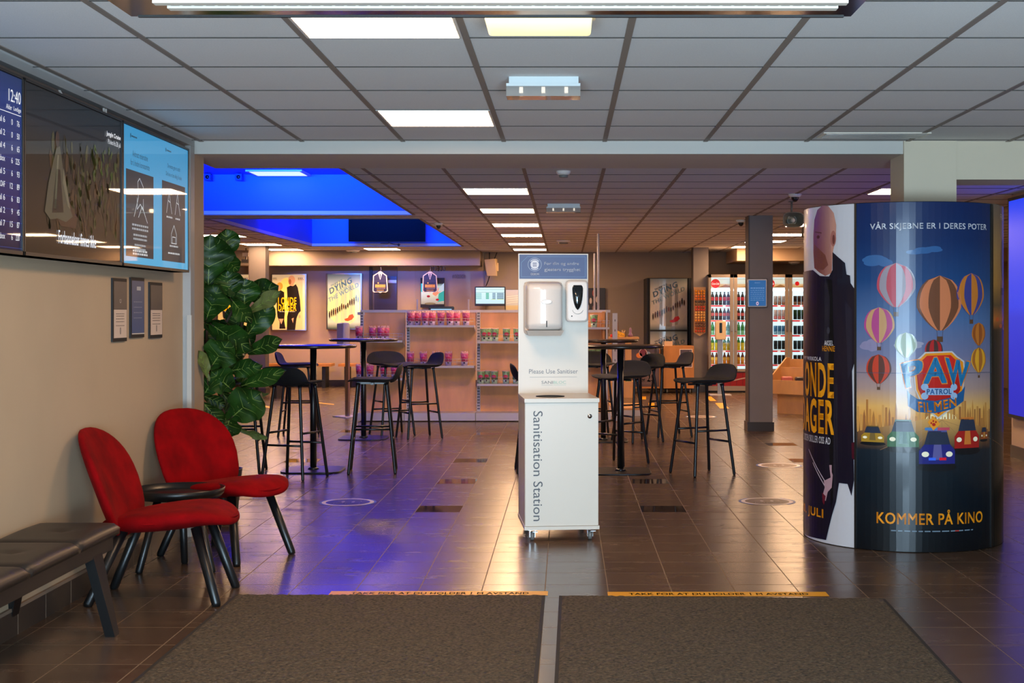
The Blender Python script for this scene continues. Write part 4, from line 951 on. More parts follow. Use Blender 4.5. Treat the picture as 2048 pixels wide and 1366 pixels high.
# left poster: bald man in a dark coat
a = Art(); s1 = S(1710.5); s0_ = s1-1.05
a.rect(s0_, .004, s1, DZ-.003, (198, 196, 200), 0)
def QL(px, py):
    return (S(max(px, 1624.5)) if px > 1624.5 else S(1624.5)-(1624.5-px)*.02, Z_(max(px, 1626), py))
SK1 = (196, 142, 122); SK2 = (150, 84, 84)
head = [(1626, 470), (1628, 440), (1634, 420), (1644, 411), (1656, 412), (1667, 426), (1672, 450), (1671, 480), (1666, 500), (1664, 520), (1663, 546), (1650, 552), (1638, 545), (1628, 536), (1626, 505)]
a.poly([QL(*p) for p in head], None, 2, [SK2, (120, 70, 110), (124, 76, 112), (140, 92, 110), (168, 120, 116), SK1, SK1, SK1, SK1, SK1, (170, 116, 98), (150, 96, 84), (130, 74, 66), (120, 60, 56), SK2])
a.poly([QL(*p) for p in [(1628, 488), (1640, 500), (1650, 510), (1656, 530), (1646, 540), (1632, 538), (1627, 515)]], (118, 66, 54), 3)
a.ell(*QL(1666, 477), .022, .045, (166, 104, 92), 3, 16); a.ell(*QL(1667, 479), .010, .028, (110, 58, 52), 4, 12); a.ell(*QL(1636, 474), .016, .010, (92, 48, 50), 4, 10); a.line([QL(1630, 464), QL(1643, 466)], .006, (96, 54, 52), 4)
coat = [(1600, 545), (1626, 540), (1640, 552), (1658, 553), (1665, 540), (1665, 504), (1690, 526), (1693, 549), (1700, 551), (1701, 566), (1709, 578), (1710.5, 600), (1710.5, 720), (1704, 742), (1708, 960), (1703, 992), (1695, 968), (1678, 966), (1672, 1004), (1664, 1030), (1652, 1080), (1600, 1082)]
a.poly([QL(*p) for p in coat], (24, 20, 34), 5)
a.poly([QL(*p) for p in [(1652, 556), (1660, 600), (1656, 800), (1662, 1020), (1666, 1000), (1668, 700), (1664, 560)]], (12, 12, 16), 6)
a.poly([QL(*p) for p in [(1690, 600), (1704, 620), (1704, 740), (1696, 760)]], (32, 30, 44), 6); a.ell(*QL(1657, 661), .012, .02, (54, 52, 62), 7, 14)
a.text('AKSEL', S(1649), Z_(1655, 691), S(1667), Z_(1655, 681), (214, 210, 214), 7, .06); a.text('HENNIE', S(1645), Z_(1655, 702.5), S(1670), Z_(1655, 692), (232, 152, 24), 7, .06)
a.text('TOMMY WIRKOLA', S(1643)-.34, Z_(1640, 722), S(1643), Z_(1640, 714), (214, 210, 214), 7, .05)
wL = (S(1668)-S(1632))/2
a.text('ONDE', S(1668)-wL*4.1, Z_(1660, 797), S(1668), Z_(1660, 726), (236, 156, 22), 7, .08); a.text('DAGER', S(1668)-wL*5.1, Z_(1660, 870), S(1668), Z_(1660, 800), (236, 156, 22), 7, .08)
a.text('TIL DØDEN SKILLER OSS AD', S(1661)-(S(1661)-S(1637))*3.6, Z_(1650, 888), S(1661), Z_(1650, 874), (214, 210, 214), 7, .05)
a.text('30. JULI', S(1647)-.34, Z_(1640, 1040), S(1647), Z_(1640, 1017), (236, 156, 22), 7, .07)
for p0, p1 in (((1622, 900), (1652, 965)), ((1626, 925), (1650, 972))): a.line([QL(*p0), QL(*p1)], .006, (190, 170, 180), 7)
a.poly([QL(*p) for p in [(1648, 962), (1662, 955), (1664, 930), (1659, 930), (1666, 950), (1664, 975), (1656, 984), (1652, 1002), (1645, 994), (1650, 975)]], (176, 140, 148), 8)
a.poly([QL(*p) for p in [(1645, 985), (1652, 992), (1649, 1010), (1646, 1004)]], (100, 24, 40), 9); a.poly([QL(*p) for p in [(1703, 886), (1709, 884), (1709, 920), (1704, 916)]], (70, 16, 30), 7)
o_ = a.build('man_film_poster', onD, PRINTG, t, (DC.x, DC.y, 0), cuts); o_['label'] = 'pale film poster on the drum left side, bald man in dark coat'
# right poster: burning sea
a = Art(); s2 = S(1988); s3 = s2+1.05
a.vgrad(s2, s3, [(.004, (8, 16, 16)), (.8, (12, 20, 20)), (1.05, (18, 26, 24)), (1.22, (44, 34, 26)), (1.28, (196, 110, 42)), (1.36, (90, 70, 44)), (1.48, (176, 124, 58)), (1.66, (170, 128, 76)), (DZ-.003, (112, 96, 86))], 0)
for k in range(20): a.ell(s2+r.uniform(.02, .5), 1.25+r.uniform(-.02, .06), .03, .012, r.choice([(230, 130, 40), (210, 90, 30), (80, 60, 40)]), 1)
a.rect(s2+.12, 1.42, s2+.22, 1.46, (50, 40, 34), 2); 
for u in (.13, .17, .21): a.line([(s2+u, 1.36), (s2+u, 1.5)], .006, (50, 40, 34), 2)
a.ell(s2+.17, 1.62, .05, .12, (104, 88, 66), 1); a.text('FRA SKAPERNE', s2+.10, Z_(2010, 443), s2+.42, Z_(2010, 431), (226, 210, 180), 3, .02)
o_ = a.build('sea_film_poster', onD, PRINTG, t, (DC.x, DC.y, 0), cuts); o_['label'] = 'dark film poster on the drum right side, burning sea'
b = MB()
for s_ in (SL-.004, SR+.012):
    x, y, _ = onD(s_, 0, 3); b.box(-.006, .006, -.004, .004, .004, DZ-.002, BLK, Matrix.Translation((x-DC.x, y-DC.y, 0)) @ Matrix.Rotation(s_/DR, 4, 'Z'))
b.build('joint_strip', t)
# blue advertising screen on the right wall
t = thing('wall_screen', 'large plain blue glowing screen on the right wall beyond the poster drum', 'screen', (XR, 11.2, .37))
MB().box(-.05, 0, -1.25, 1.25, 0, 1.99, BLKM).build('housing', t)
a = Art(); a.vgrad(-1.22, 1.22, [(.03, (16, 34, 176)), (.9, (20, 44, 196)), (1.0, (16, 52, 214)), (1.96, (20, 60, 226))], 0)
a.build('display', lambda u, v, l: (-.051, u, v), SCREENB, t)

# ================================================================== SWEETS SHELF (gondola)
GY = 16.5
def shelfX(px): return pxX(px, GY)
def bay(label, xa, xb, shelves, top=1.34):
    cx = (xa+xb)/2; t = thing('shop_shelf', label, 'shelf unit', (cx, GY, 0), 0, 'bays of the plywood-backed sweets shelf'); w2 = (xb-xa)/2
    MB().box(-w2+.02, w2-.02, .30, .34, .10, top-.01, WOODP).build('back_panel', t)
    MB().box(-w2, w2, .28, .36, top-.02, top+.012, METW).build('top_rail', t)
    MB().box(-w2+.003, w2-.003, .0, .36, .012, .105, METW).build('plinth', t)
    for s_ in (-1,):
        b = MB(); x = s_*w2; x += .02; b.box(x-.02, x+.02, .26, .31, .105, top, METW)
        for k in range(34): z = .13+.0355*k; b.box(x-.012, x-.003, .257, .26, z, z+.02, HOLE); b.box(x+.003, x+.012, .257, .26, z, z+.02, HOLE)
        b.build('slotted_post', t)
    for z in shelves:
        b = MB(); b.box(-w2+.02, w2-.02, .02, .28, z-.006, z, METW); b.box(-w2+.02, w2-.02, .012, .022, z-.022, z+.004, METW)
        sh_ = b.build('shelf_board', t)
        f = MB()
        for zz in (z+.05, z+.085): f.tube([(-w2+.02, .018, zz), (w2-.02, .018, zz)], .0025, METW, 6)
        n = int((2*w2-.04)/.05)
        for k in range(n+1): x = -w2+.02+(2*w2-.04)*k/n; f.tube([(x, .018, z), (x, .018, z+.085)], .0016, METW, 5)
        f.build('wire_fence', sh_)
        for s_ in (-1, 1): MB().add([(s_*(w2-.018), .27, z-.006), (s_*(w2-.018), .27, z-.08), (s_*(w2-.018), .04, z-.012), (s_*(w2-.022), .27, z-.006), (s_*(w2-.022), .27, z-.08), (s_*(w2-.022), .04, z-.012)], [(0, 1, 2), (5, 4, 3), (0, 3, 4, 1), (1, 4, 5, 2), (2, 5, 3, 0)], METW).build('shelf_bracket', sh_)
    return t
zs = lambda py: pyZ(py, GY+.05)
BX = [shelfX(714), shelfX(808), shelfX(951), shelfX(1094), .545]
bay('left end bay of the plywood sweets shelf, shortest width', BX[0], BX[1], [zs(681), zs(757)])
bay('wide bay of the plywood sweets shelf with pink tubs on two shelves', BX[1], BX[2], [zs(651), zs(732)])
bay('bay of the plywood sweets shelf with green tubs, left of the sanitiser station', BX[2], BX[3], [zs(683), zs(768)])
tt = bay('right end bay of the plywood sweets shelf, seen beside the sanitiser', BX[3], BX[4], [zs(655), zs(724)])
b = MB(); b.box(.385, .405, .0, .36, .1, 1.34, METW, Matrix.Translation((-.06, 0, 0)))
for k in range(9): b.box(.331, .334, .08, .095, .2+.12*k, .23+.12*k, HOLE)
b.build('end_panel', tt)
MB().box(.285, .315, .05, .30, .86, 1.33, WOODO).build('wood_strip', tt)
# perforated end panel leaning outwards
b = MB(); b.box(-.03, .03, -.01, .01, 0, 1.30, METW)
for k in range(10): b.box(-.004, .004, -.012, -.01, .12+.12*k, .145+.12*k, HOLE)
o_ = b.build('perforated_panel'); o_.location = (.59, 16.45, .012); tag(o_, 'narrow white perforated post at the right end of the sweets shelf', 'post')
def tub_mesh(kind):
    b = MB(); n = 20; c1, c2 = ((196, 60, 130), (232, 110, 130)) if kind == 'pink' else ((90, 140, 100), (176, 196, 170))
    body = mat('tub_'+kind, (206, 96, 140) if kind == 'pink' else (120, 160, 120), .45, noise=(60, .45)); low = mat('tub_base_'+kind, (176, 160, 210) if kind == 'pink' else (170, 200, 190), .5)
    dot = mat('tub_dot', (30, 20, 60), .5); lab = mat('tub_label', (196, 30, 84), .5); lid = mat('tub_rim', (240, 190, 190) if kind == 'pink' else (226, 226, 200), .4)
    H = .155; r0, r1 = .036, .047
    b.lathe([(0, 0), (r0, 0), (r0+.0035, .05)], low, n); b.lathe([(r0+.0035, .05), (r1, H), (0, H)], body, n); b.lathe([(r1, H-.004), (r1+.003, H), (r1, H+.004), (0, H+.003)], lid, n)
    for k in range(9 if kind == 'pink' else 0):   # candy sticks rising over the rim
        a_ = 2*PI*k/9; b.tube([(.03*math.cos(a_), .03*math.sin(a_), H), (.042*math.cos(a_), .042*math.sin(a_), H+.02)], .005, lid, 6)
    for i in range(5):
        pass
    b.lathe([(0, 0), (.011, 0), (.011, .002), (0, .002)], dot, 14, Matrix.Translation((0, -r0-.0045, .038)) @ Matrix.Rotation(PI/2+.05, 4, 'X')); b.lathe([(0, 0), (.028, 0), (.028, .003), (0, .003)], lab, 20, Matrix.Translation((0, -r0-.0045, .088)) @ Matrix.Rotation(PI/2+.07, 4, 'X') @ Matrix.Diagonal((1, .8, 1, 1)))
    return b
tubs = {}
def tub(kind, px, zsh, lb, grp, dy=.09, sc=1.0):
    if kind not in tubs: o_ = tub_mesh(kind).build('candy_tub', weld=False); tubs[kind] = o_
    else: o_ = tubs[kind].copy(); COL.objects.link(o_)
    o_.location = (pxX(px, GY+dy), GY+dy, zsh+.0008); o_.rotation_euler = (0, 0, random.uniform(-.12, .12)); o_.scale = (sc, sc, sc)
    tag(o_, lb, 'candy tub', grp)
for pxs, py, kind, row in (((718, 745, 762, 771.5), 681, 'pink', 'left bay upper shelf'), ((719, 740, 768, 789), 757, 'pink', 'left bay lower shelf'), ((822, 850.5, 864, 882, 900, 913, 932), 651, 'pink', 'wide bay upper shelf'), ((821, 847, 872, 897, 929), 732, 'pink', 'wide bay lower shelf'), ((968, 990, 1013, 1034), 683, 'green', 'green bay upper shelf'), ((962, 989, 1012, 1032), 768, 'green', 'green bay lower shelf'), ((1188, ), 655, 'green', 'right end bay upper shelf'), ((1184, 1197), 724, 'green', 'right end bay lower shelf')):
    back = False
    for i, px in enumerate(pxs):
        back = i > 0 and px-pxs[i-1] < 16.5 and not back
        if len(pxs) == 1: lb = 'green sweet tub alone on the shelf beside the sanitiser sign'
        else: lb = f'{kind} sweet tub on the {row}, {ORD[i]} from left'
        tub(kind, px, zs(py), lb, f'{kind} sweet tubs, {row}', .19 if back else .09)
for px, py, kind, nb in ((835, 651, 'pink', 'first'), (978, 683, 'green', 'first'), (974, 768, 'green', 'first lower')):
    tub(kind, px, zs(py), f'{kind} sweet tub in the back row behind the {nb} one of the {"wide" if kind == "pink" else "green"} bay', 'sweet tubs in the back row', .2)
# round ceiling-high tubes next to the shelf
for px, w_, top, lb in ((1189.5, 4, 506, 'slim beige pole standing on the shelf, left of two by the sign'), (1197, 5, 466, 'slim lilac pole rising to the ceiling, right of two by the sign')):
    Y = 16.7; x = pxX(px, Y); b = MB(); b.tube([(0, 0, 1.353), (0, 0, pyZ(top, Y))], w_*.5*Y/F, METW, 12); o_ = b.build('pole'); o_.location = (x, Y+.12, 0); tag(o_, lb, 'pole')
# white price label
o_ = Art().rect(-.045, 0, .045, .035, (216, 206, 220), 0).build('shelf_label', lambda u, v, l: (u, 0, v), PRINT); o_.location = (pxX(722, GY+.29), GY+.295, pyZ(630, GY+.29)); tag(o_, 'small blank white label at the top left of the left shelf bay', 'label')
# low display platform
t = thing('display_platform', 'low white platform with wooden top on the floor behind the right stools', 'platform', (.78, 17.9, 0))
MB().box(-.2, .2, -.5, .5, 0, .075, METW).build('base', t); MB().box(-.2, .2, -.5, .5, .075, .10, WOODB).build('top', t)
# floor-standing dispensers
def disp(px, ybase, h, lb, body=(216, 206, 226), w_=.14, dark=True, skew=0):
    Y = CH*F/(ybase-VY); t = thing('hand_dispenser', lb, 'dispenser stand', (pxX(px, Y), Y, 0), skew)
    MB().box(-.17, .17, -.12, .12, 0, .012, METW).build('base_plate', t); MB().box(-.04, .04, -.012, .012, .012, h-.05, STEEL).build('post', t)
    MB().rbox(-w_/2, w_/2, -.11, -.012, h-.30, h, mat('disp_%d' % body[0], body, .3), .02).build('housing', t)
    if dark: MB().rbox(-.022, .022, -.116, -.108, h-.19, h-.03, DGLASS, .008).build('window', t)
disp(1440, 790, 1.185, 'free-standing hand dispenser in front of the left drinks fridge', (216, 190, 150), .17)
disp(695, 834, 1.19, 'lilac-lit free-standing hand dispenser left of the sweets shelf', (206, 200, 214), .17, False, -.9)

# ================================================================== DRINK FRIDGES
FY = 22.5
def fr_(px): return pxX(px, FY)
COOL = mat('fridge_inside_glow', (226, 236, 240), .5, emit=(.75, .95, 1), es=.7)  # inner back glows, standing in for the cabinet's lit interior
FRM = mat('fridge_frame', (150, 136, 124), .4)
LEDW = mat('fridge_tube', (255, 255, 255), .5, emit=(.8, .95, 1), es=4)
REDP = mat('fridge_red_panel', (150, 12, 20), .35)
def fridge(label, xa, xb, left_round):
    cx = (xa+xb)/2; w2 = (xb-xa)/2; t = thing('drinks_fridge', label, 'fridge', (cx, FY, 0), 0, 'glass-door drinks fridges'); ztop = pyZ(549, FY); zb = pyZ(743, FY)
    b = MB(); b.box(-w2, w2, .62, .66, .1, ztop, FRM); b.box(-w2, -w2+.03, .02, .66, .1, ztop, FRM); b.box(w2-.03, w2, .02, .66, .1, ztop, FRM); b.box(-w2, w2, .02, .66, ztop-.03, ztop, FRM); b.box(-w2, w2, .02, .66, .1, zb+.02, FRM); b.build('cabinet', t)
    MB().box(-w2+.03, w2-.03, .60, .62, zb+.02, ztop-.03, COOL).build('inner_back', t)
    b = MB(); b.box(-w2+.02, w2-.02, .0, .02, pyZ(772, FY), pyZ(745, FY), REDP)
    for k in range(8): x = -w2+.06+(2*w2-.12)*k/7; b.box(x-.003, x+.003, -.004, 0, pyZ(771, FY), pyZ(746, FY), mat('red_groove', (90, 6, 12), .5))
    b.build('red_grille', t)
    a = Art(); pts = []
    zc = pyZ(757, FY)
    for k in range(21):
        u = -w2+.03+(2*w2-.06)*k/20; pts.append((u, zc-.035+.05*(k/20)**1.5+.012*math.sin(k*.5)))
    a.line(pts, .02, (190, 150, 146), 0); a.build('swoosh', lambda u, v, l: (u, -.006, v), PRINT, t)
    MB().box(-w2, w2, -.002, .3, .03, pyZ(772, FY), FRM).box(-w2+.02, w2-.02, .02, .5, 0, .03, BLKM).build('kick_plate', t)
    # header picture strip behind the doors
    a = Art(); za, zbb = pyZ(575, FY), pyZ(556, FY)
    a.vgrad(-w2+.03, w2-.03, [(za, (196, 150, 96)), (za+.05, (206, 176, 130)), (za+.07, (206, 220, 210)), (zbb, (220, 234, 226))], 0)
    for s_ in ((-1,) if left_round else (-1, 1)):
        x = -w2+.125 if s_ < 0 else .16; rr_ = .075 if s_ < 0 else .035
        a.ell(x, zbb-.09, rr_, rr_, (206, 30, 30), 1, 30); 
        if rr_ > .05: a.text('Coca-Cola', x-.06, zbb-.108, x+.06, zbb-.075, (240, 220, 210), 2, .02, .3)
    a.poly([(-.25, za), (-.12, za+.05), (-.02, za+.02), (.02, za)], (150, 104, 60), 1); a.poly([(.1, za), (.3, za+.045), (w2-.04, za+.03), (w2-.04, za)], (176, 124, 70), 1)
    a.build('header_picture', lambda u, v, l: (u, .10-l*.001, v), LBOX, t)
    MB().box(-w2+.04, w2-.04, .09, .13, pyZ(582, FY), pyZ(578, FY), LEDW).build('light_tube', t)
    for sx in (-w2+.035, w2-.035): MB().box(sx-.006, sx+.006, .03, .045, zb+.06, ztop-.12, mat('fridge_fill_glow', (255, 255, 255), .5, emit=(.85, .96, 1), es=5)).build('fill_strip', t)  # glowing strips added behind the door frame to brighten the labels
    rows = (611, 641, 671, 702, 730)
    for i, y in enumerate(rows):
        z = pyZ(y-1, FY); b = MB(); b.box(-w2+.03, w2-.03, .08, .55, z-.008, z, mat('fridge_shelf', (210, 220, 224), .3)); sh_ = b.build('shelf', t)
        a = Art(); a.rect(-w2+.035, z-.03, w2-.035, z, (236, 226, 226), 0)
        for x0, x1 in ((-w2+.05, -.17), (-.12, -.04), (.05, .2), (.24, w2-.05)): a.rect(x0, z-.026, x1, z-.004, (196, 24, 36), 1)
        a.build('price_strip', lambda u, v, l: (u, .078-l*.001, v), LBOX, sh_)
    for s_ in (-1, 1):
        x0, x1 = (-w2, -.004) if s_ < 0 else (.004, w2); fw = .055; b = MB()
        b.box(x0, x0+(.04 if s_ < 0 else fw), -.03, .018, zb, ztop, FRM); b.box(x1-(fw if s_ < 0 else .04), x1, -.03, .018, zb, ztop, FRM); b.box(x0, x1, -.03, .018, ztop-.05, ztop, FRM); b.box(x0, x1, -.03, .018, zb, zb+.04, FRM)
        if (s_ < 0 and left_round) or (s_ > 0 and not left_round):
            cxr = x0 if s_ < 0 else x1
        d = b.build('door', t)
        MB().box(x0+.04, x1-.04, -.012, -.008, zb+.04, ztop-.05, glassm()).build('glass', d)
        hx = x1-.03 if s_ < 0 else x0+.03; MB().box(hx-.012, hx+.012, -.05, -.03, pyZ(662, FY), pyZ(640, FY), STEEL).build('handle', d)
    return t
fridge('double glass-door drinks fridge left of the notice pillar, full of bottles', fr_(1417), fr_(1517), True)
fridge('double glass-door drinks fridge right of the notice pillar, full of cans', fr_(1527), fr_(1627), False)
def bottle(h, r, ct, cb, cap, label):
    b = MB(); k = h
    body = mat('drink_%d_%d_%d' % cb, cb, .15, coat=.5); lb = mat('label_%d_%d_%d' % label, label, .4); tp = mat('drink_%d_%d_%d' % ct, ct, .15, coat=.5); cp = mat('cap_%d_%d_%d' % cap, cap, .4)
    b.lathe([(0, 0), (r*.9, 0), (r, .01), (r*.93, k*.22), (r, k*.34)], body, 14); b.lathe([(r, k*.34), (r*1.01, k*.36), (r*1.01, k*.58), (r, k*.60)], lb, 14); b.lathe([(r, k*.60), (r*.85, k*.72), (r*.42, k*.86), (r*.38, k*.92)], tp, 14); b.lathe([(r*.42, k*.92), (r*.45, k), (0, k)], cp, 14)
    return b
def can(h, r, c, c2, top=(190, 190, 190)):
    b = MB(); b.lathe([(0, 0), (r*.85, 0), (r, .008), (r, h*.35)], mat('can_%d_%d_%d' % c2, c2, .25, metal=.3), 14); b.lathe([(r, h*.35), (r, h*.95), (r*.86, h)], mat('can_%d_%d_%d' % c, c, .25, metal=.3), 14); b.lathe([(r*.86, h), (r*.8, h-.002), (0, h-.002)], mat('can_top', top, .3, metal=.8), 14); return b
rows1 = ((611, 'dark cola bottle with red label', (30, 14, 12), (30, 14, 12), (30, 14, 12), (190, 20, 30), 27), (641, 'dark cola bottle with red label and silver rim', (34, 16, 14), (40, 14, 14), (190, 20, 26), (206, 90, 90), 24), (671, 'clear green soda bottle', (60, 150, 90), (120, 200, 160), (20, 120, 60), (24, 130, 60), 26), (702, 'green-yellow citrus soda bottle', (30, 130, 50), (210, 190, 30), (20, 110, 50), (206, 196, 40), 26), (730, 'orange soda bottle', (110, 50, 20), (226, 140, 20), (180, 80, 20), (240, 190, 60), 24))
rows2 = ((611, 'slim brown can', (60, 36, 26), (130, 80, 50), 19), (640, 'tall black and green can', (34, 70, 40), (16, 24, 20), 20), (670, 'dark blue can', (24, 50, 70), (14, 26, 38), 18), (700, 'dark teal can', (40, 60, 66), (18, 26, 32), 18), (730, 'dark can with blue base', (20, 30, 38), (26, 70, 110), 19))
rows2b = ((611, 'silver and brown can', (180, 170, 170), (130, 90, 70), 19), (640, 'silver and pink can', (214, 200, 204), (196, 120, 130), 20), (670, 'light blue can', (60, 130, 190), (120, 180, 220), 18), (700, 'black can with white top', (36, 46, 54), (16, 20, 26), 18), (730, 'black can', (22, 30, 36), (14, 22, 30), 19))
rn = ('top', 'second', 'third', 'fourth', 'bottom')
for ri, (y, nm, ct, cb, cap, lab, hp) in enumerate(rows1):
    z = pyZ(y-1, FY)+.0006; h = hp*FY/F*.98; base = None
    for dn, pxs in (('left door', (1425, 1433, 1441, 1449, 1456.5)), ('right door', (1477, 1485, 1493, 1500.5))):
        for i, px in enumerate(pxs):
            if base is None: o_ = base = bottle(h, .0298, ct, cb, cap, lab).build('soda_bottle', weld=False)
            else: o_ = base.copy(); COL.objects.link(o_)
            o_.location = (pxX(px, FY+.14), FY+.14, z); o_.rotation_euler = (0, 0, random.uniform(0, 6))
            tag(o_, f'{nm}, {ORD[i]} from left, {dn}, {rn[ri]} shelf', 'bottle', f'bottles on the {rn[ri]} fridge shelf')
for dn, rr_, pxs in (('left door', rows2b, (1551, 1559, 1567)), ('right door', rows2, (1590.5, 1598.5, 1606.5, 1614.5))):
    for ri, (y, nm, c, c2, hp) in enumerate(rr_):
        z = pyZ(y-1, FY)+.0006; h = hp*FY/F*.97; base = None
        for i, px in enumerate(pxs):
            if base is None: o_ = base = can(h, .031, c, c2).build('drink_can', weld=False)
            else: o_ = base.copy(); COL.objects.link(o_)
            o_.location = (pxX(px, FY+.14), FY+.14, z)
            tag(o_, f'{nm}, {ORD[i]} from left, {dn}, {rn[ri]} shelf', 'can', f'cans on the {rn[ri]} fridge shelf')
# ================================================================== BACK WALL AND COUNTER
BY = 24.46
def lightbox(px0, px1, py0, py1, label, art, Y=24.33, m=LBOX, back=24.5, fm=STEEL, nm='wall_poster', group=None, cat='poster'):
    x0, x1 = pxX(px0, Y), pxX(px1, Y); z0, z1 = pyZ(py1, Y), pyZ(py0, Y); t = thing(nm, label, cat, ((x0+x1)/2, back, z0), 0, group)
    w2 = (x1-x0)/2; h = z1-z0; d = back-Y; n = 12; rings = []
    b = MB()   # case with a slightly bulging front
    for zz in (0, h): rings.append([(-w2+2*w2*i/n, -d+.03*(2*i/n-1)**2, zz) for i in range(n+1)]+[(w2, -.001, zz), (-w2, -.001, zz)])
    b.loft(rings, fm, False); b.build('case', t)
    def f(u, v, l): return ((u-.5)*2*(w2-.012), -d+.03*(2*u-1)**2-.002-l*.001, .012+v*(h-.024))
    o = art.build('poster_sheet', f, m, t, (0, 0, 0), [i/12 for i in range(1, 12)]); return t
def couple_poster():
    a = Art(); a.vgrad(0, 1, [(0, (214, 176, 110)), (.5, (250, 200, 110)), (1, (226, 190, 140))], 0)
    a.ell(.45, .5, .3, .45, (252, 210, 100), 0, 24)
    D = (36, 26, 20); SKN = (226, 150, 100)
    a.ell(.60, .90, .10, .085, SKN, 2); a.ell(.55, .87, .04, .05, (170, 90, 50), 3, 12); a.rect(.54, .79, .66, .86, SKN, 1)
    a.poly([(.46, .77), (.56, .80), (.64, .79), (.72, .83), (.78, .76), (.84, .55), (.86, .34), (.80, .30), (.76, .24), (.74, .2), (.70, 0), (.46, 0), (.47, .24), (.5, .32)], D, 2); a.poly([(.60, .20), (.66, .22), (.64, .12)], SKN, 3)
    a.ell(.25, .79, .09, .07, (216, 150, 50), 2); a.ell(.22, .76, .05, .05, SKN, 3, 14)
    a.poly([(.16, .68), (.28, .72), (.38, .68), (.40, .3), (.38, .18), (.42, .02), (.24, .02), (.25, .14), (.18, .24), (.16, .4)], D, 2); a.poly([(.22, .2), (.36, .2), (.3, .1)], SKN, 3)
    a.ell(.83, .24, .03, .03, SKN, 3, 12)
    a.text('I ONDE', .20, .46, .74, .59, (246, 186, 20), 5, .08); a.text('DAGER', .20, .34, .74, .465, (246, 186, 20), 5, .08)
    wavy(a, .24, .70, .325, .010, (220, 200, 160), 5, 8, 2); wavy(a, .04, .16, .93, .012, (60, 40, 30), 3, 3, 3); wavy(a, .04, .17, .905, .012, (150, 110, 60), 3, 3, 4); wavy(a, .78, .92, .93, .012, (60, 40, 30), 3, 3, 5); wavy(a, .78, .94, .905, .012, (150, 110, 60), 3, 3, 6)
    return a
def squad_poster(v=0):
    a = Art(); m = (200, 196, 160) if v == 0 else (186, 180, 168); E = (96, 104, 92) if v == 0 else (110, 122, 122)
    a.vgrad(0, 1, [(0, (60, 66, 50) if v == 0 else (90, 104, 106)), (.12, m), (.8, m), (1, E)], 0); a.ell(.5, .48, .52, .42, (232, 214, 140) if v == 0 else (196, 186, 172), 0, 24)
    B_ = (92, 116, 122) if v == 0 else (70, 92, 110); ca = math.radians(26)
    def tq(x, y, w_, h):
        c, s_ = math.cos(ca), math.sin(ca)*.68; return [(x, y), (x+w_*c, y+w_*s_), (x+w_*c-h*s_*.9, y+w_*s_+h*.9), (x-h*s_*.9, y+h*.9)]
    a.text("THEY'RE", 0, 0, 1, 1, B_, 2, .04, quad=tq(.12, .76, .38, .045)); a.text('DYING', 0, 0, 1, 1, B_, 2, .09, quad=tq(.10, .63, .72, .12)); a.text('TO SAVE', 0, 0, 1, 1, (140, 156, 150), 2, .05, quad=tq(.34, .64, .42, .07)); a.text('THE WORLD', 0, 0, 1, 1, (130, 150, 150), 2, .07, quad=tq(.06, .48, .98, .09))
    r = random.Random(5)
    for k in range(15):
        x = .08+.84*k/14; y = .22+.30*k/14+r.uniform(-.02, .02); h = r.uniform(.06, .11); c = r.choice([(50, 36, 30), (74, 46, 34), (40, 36, 36), (110, 50, 34)])
        a.poly([(x-.02, y), (x-.025, y+h*.7), (x+.022, y+h*.72), (x+.02, y), (x+.012, y-h*.5), (x, y), (x-.014, y-h*.5)], c, 3); a.ell(x, y+h*.85, .016, .016, c, 3, 10)
    a.poly([(.52, .18), (.62, .20), (.66, .25), (.76, .27), (.80, .22), (.74, .17), (.62, .14), (.54, .15)], (226, 84, 40) if v == 0 else (190, 30, 36), 3)
    return a
lightbox(541, 612, 548, 661, 'backlit yellow poster of a couple in black beside the far left pillar', couple_poster(), group='backlit film posters')
lightbox(432, 502, 548, 661, 'backlit yellow couple poster mostly hidden behind the fig plant leaves', couple_poster(), group='backlit film posters')
lightbox(652, 723, 547, 659, 'backlit poster with slanted blue lettering left of the sweets shelf', squad_poster(), group='backlit film posters')
lightbox(1299, 1376, 556, 661, 'unlit poster with slanted lettering and a red star shape, upper one at right', squad_poster(1), Y=23.4, m=PRINTG, fm=BLKM, back=24.46)
lightbox(1299, 1376, 661.5, 764, 'unlit poster with slanted lettering, lower one above the snack cart', squad_poster(1), Y=23.4, m=PRINTG, fm=BLKM, back=24.46)
# dark panels framing it
for px0, px1, lb in ((1293, 1298.5, 'narrow black strip board on the left of the unlit posters'), (1376.5, 1388, 'narrow black strip board between unlit posters and pillar')):
    Y = 23.5; o_ = MB().box(pxX(px0, Y)+.006, pxX(px1, Y)-.006, Y, 24.45, 0, pyZ(556, Y), BLKM).build('display_board'); tag(o_, lb, 'board')
# doorway with dark door
MB().box(pxX(738, 24.4), pxX(744, 24.4), 24.42, 24.5, 0, 2.14, mat('dark_door_frame', (44, 36, 42), .5)).box(pxX(744, 24.4), pxX(793.5, 24.4), 24.46, 24.5, 0, 2.14, WALLD).build('trim_8', kind='structure')
MB().box(pxX(748, 24.4), pxX(793, 24.4), 24.42, 24.46, .0, pyZ(553, 24.4), mat('dark_door', (62, 52, 46), .3)).box(pxX(776, 24.4), pxX(793, 24.4), 24.40, 24.43, pyZ(566, 24.4), pyZ(560, 24.4), STEEL).build('door_1', kind='structure')
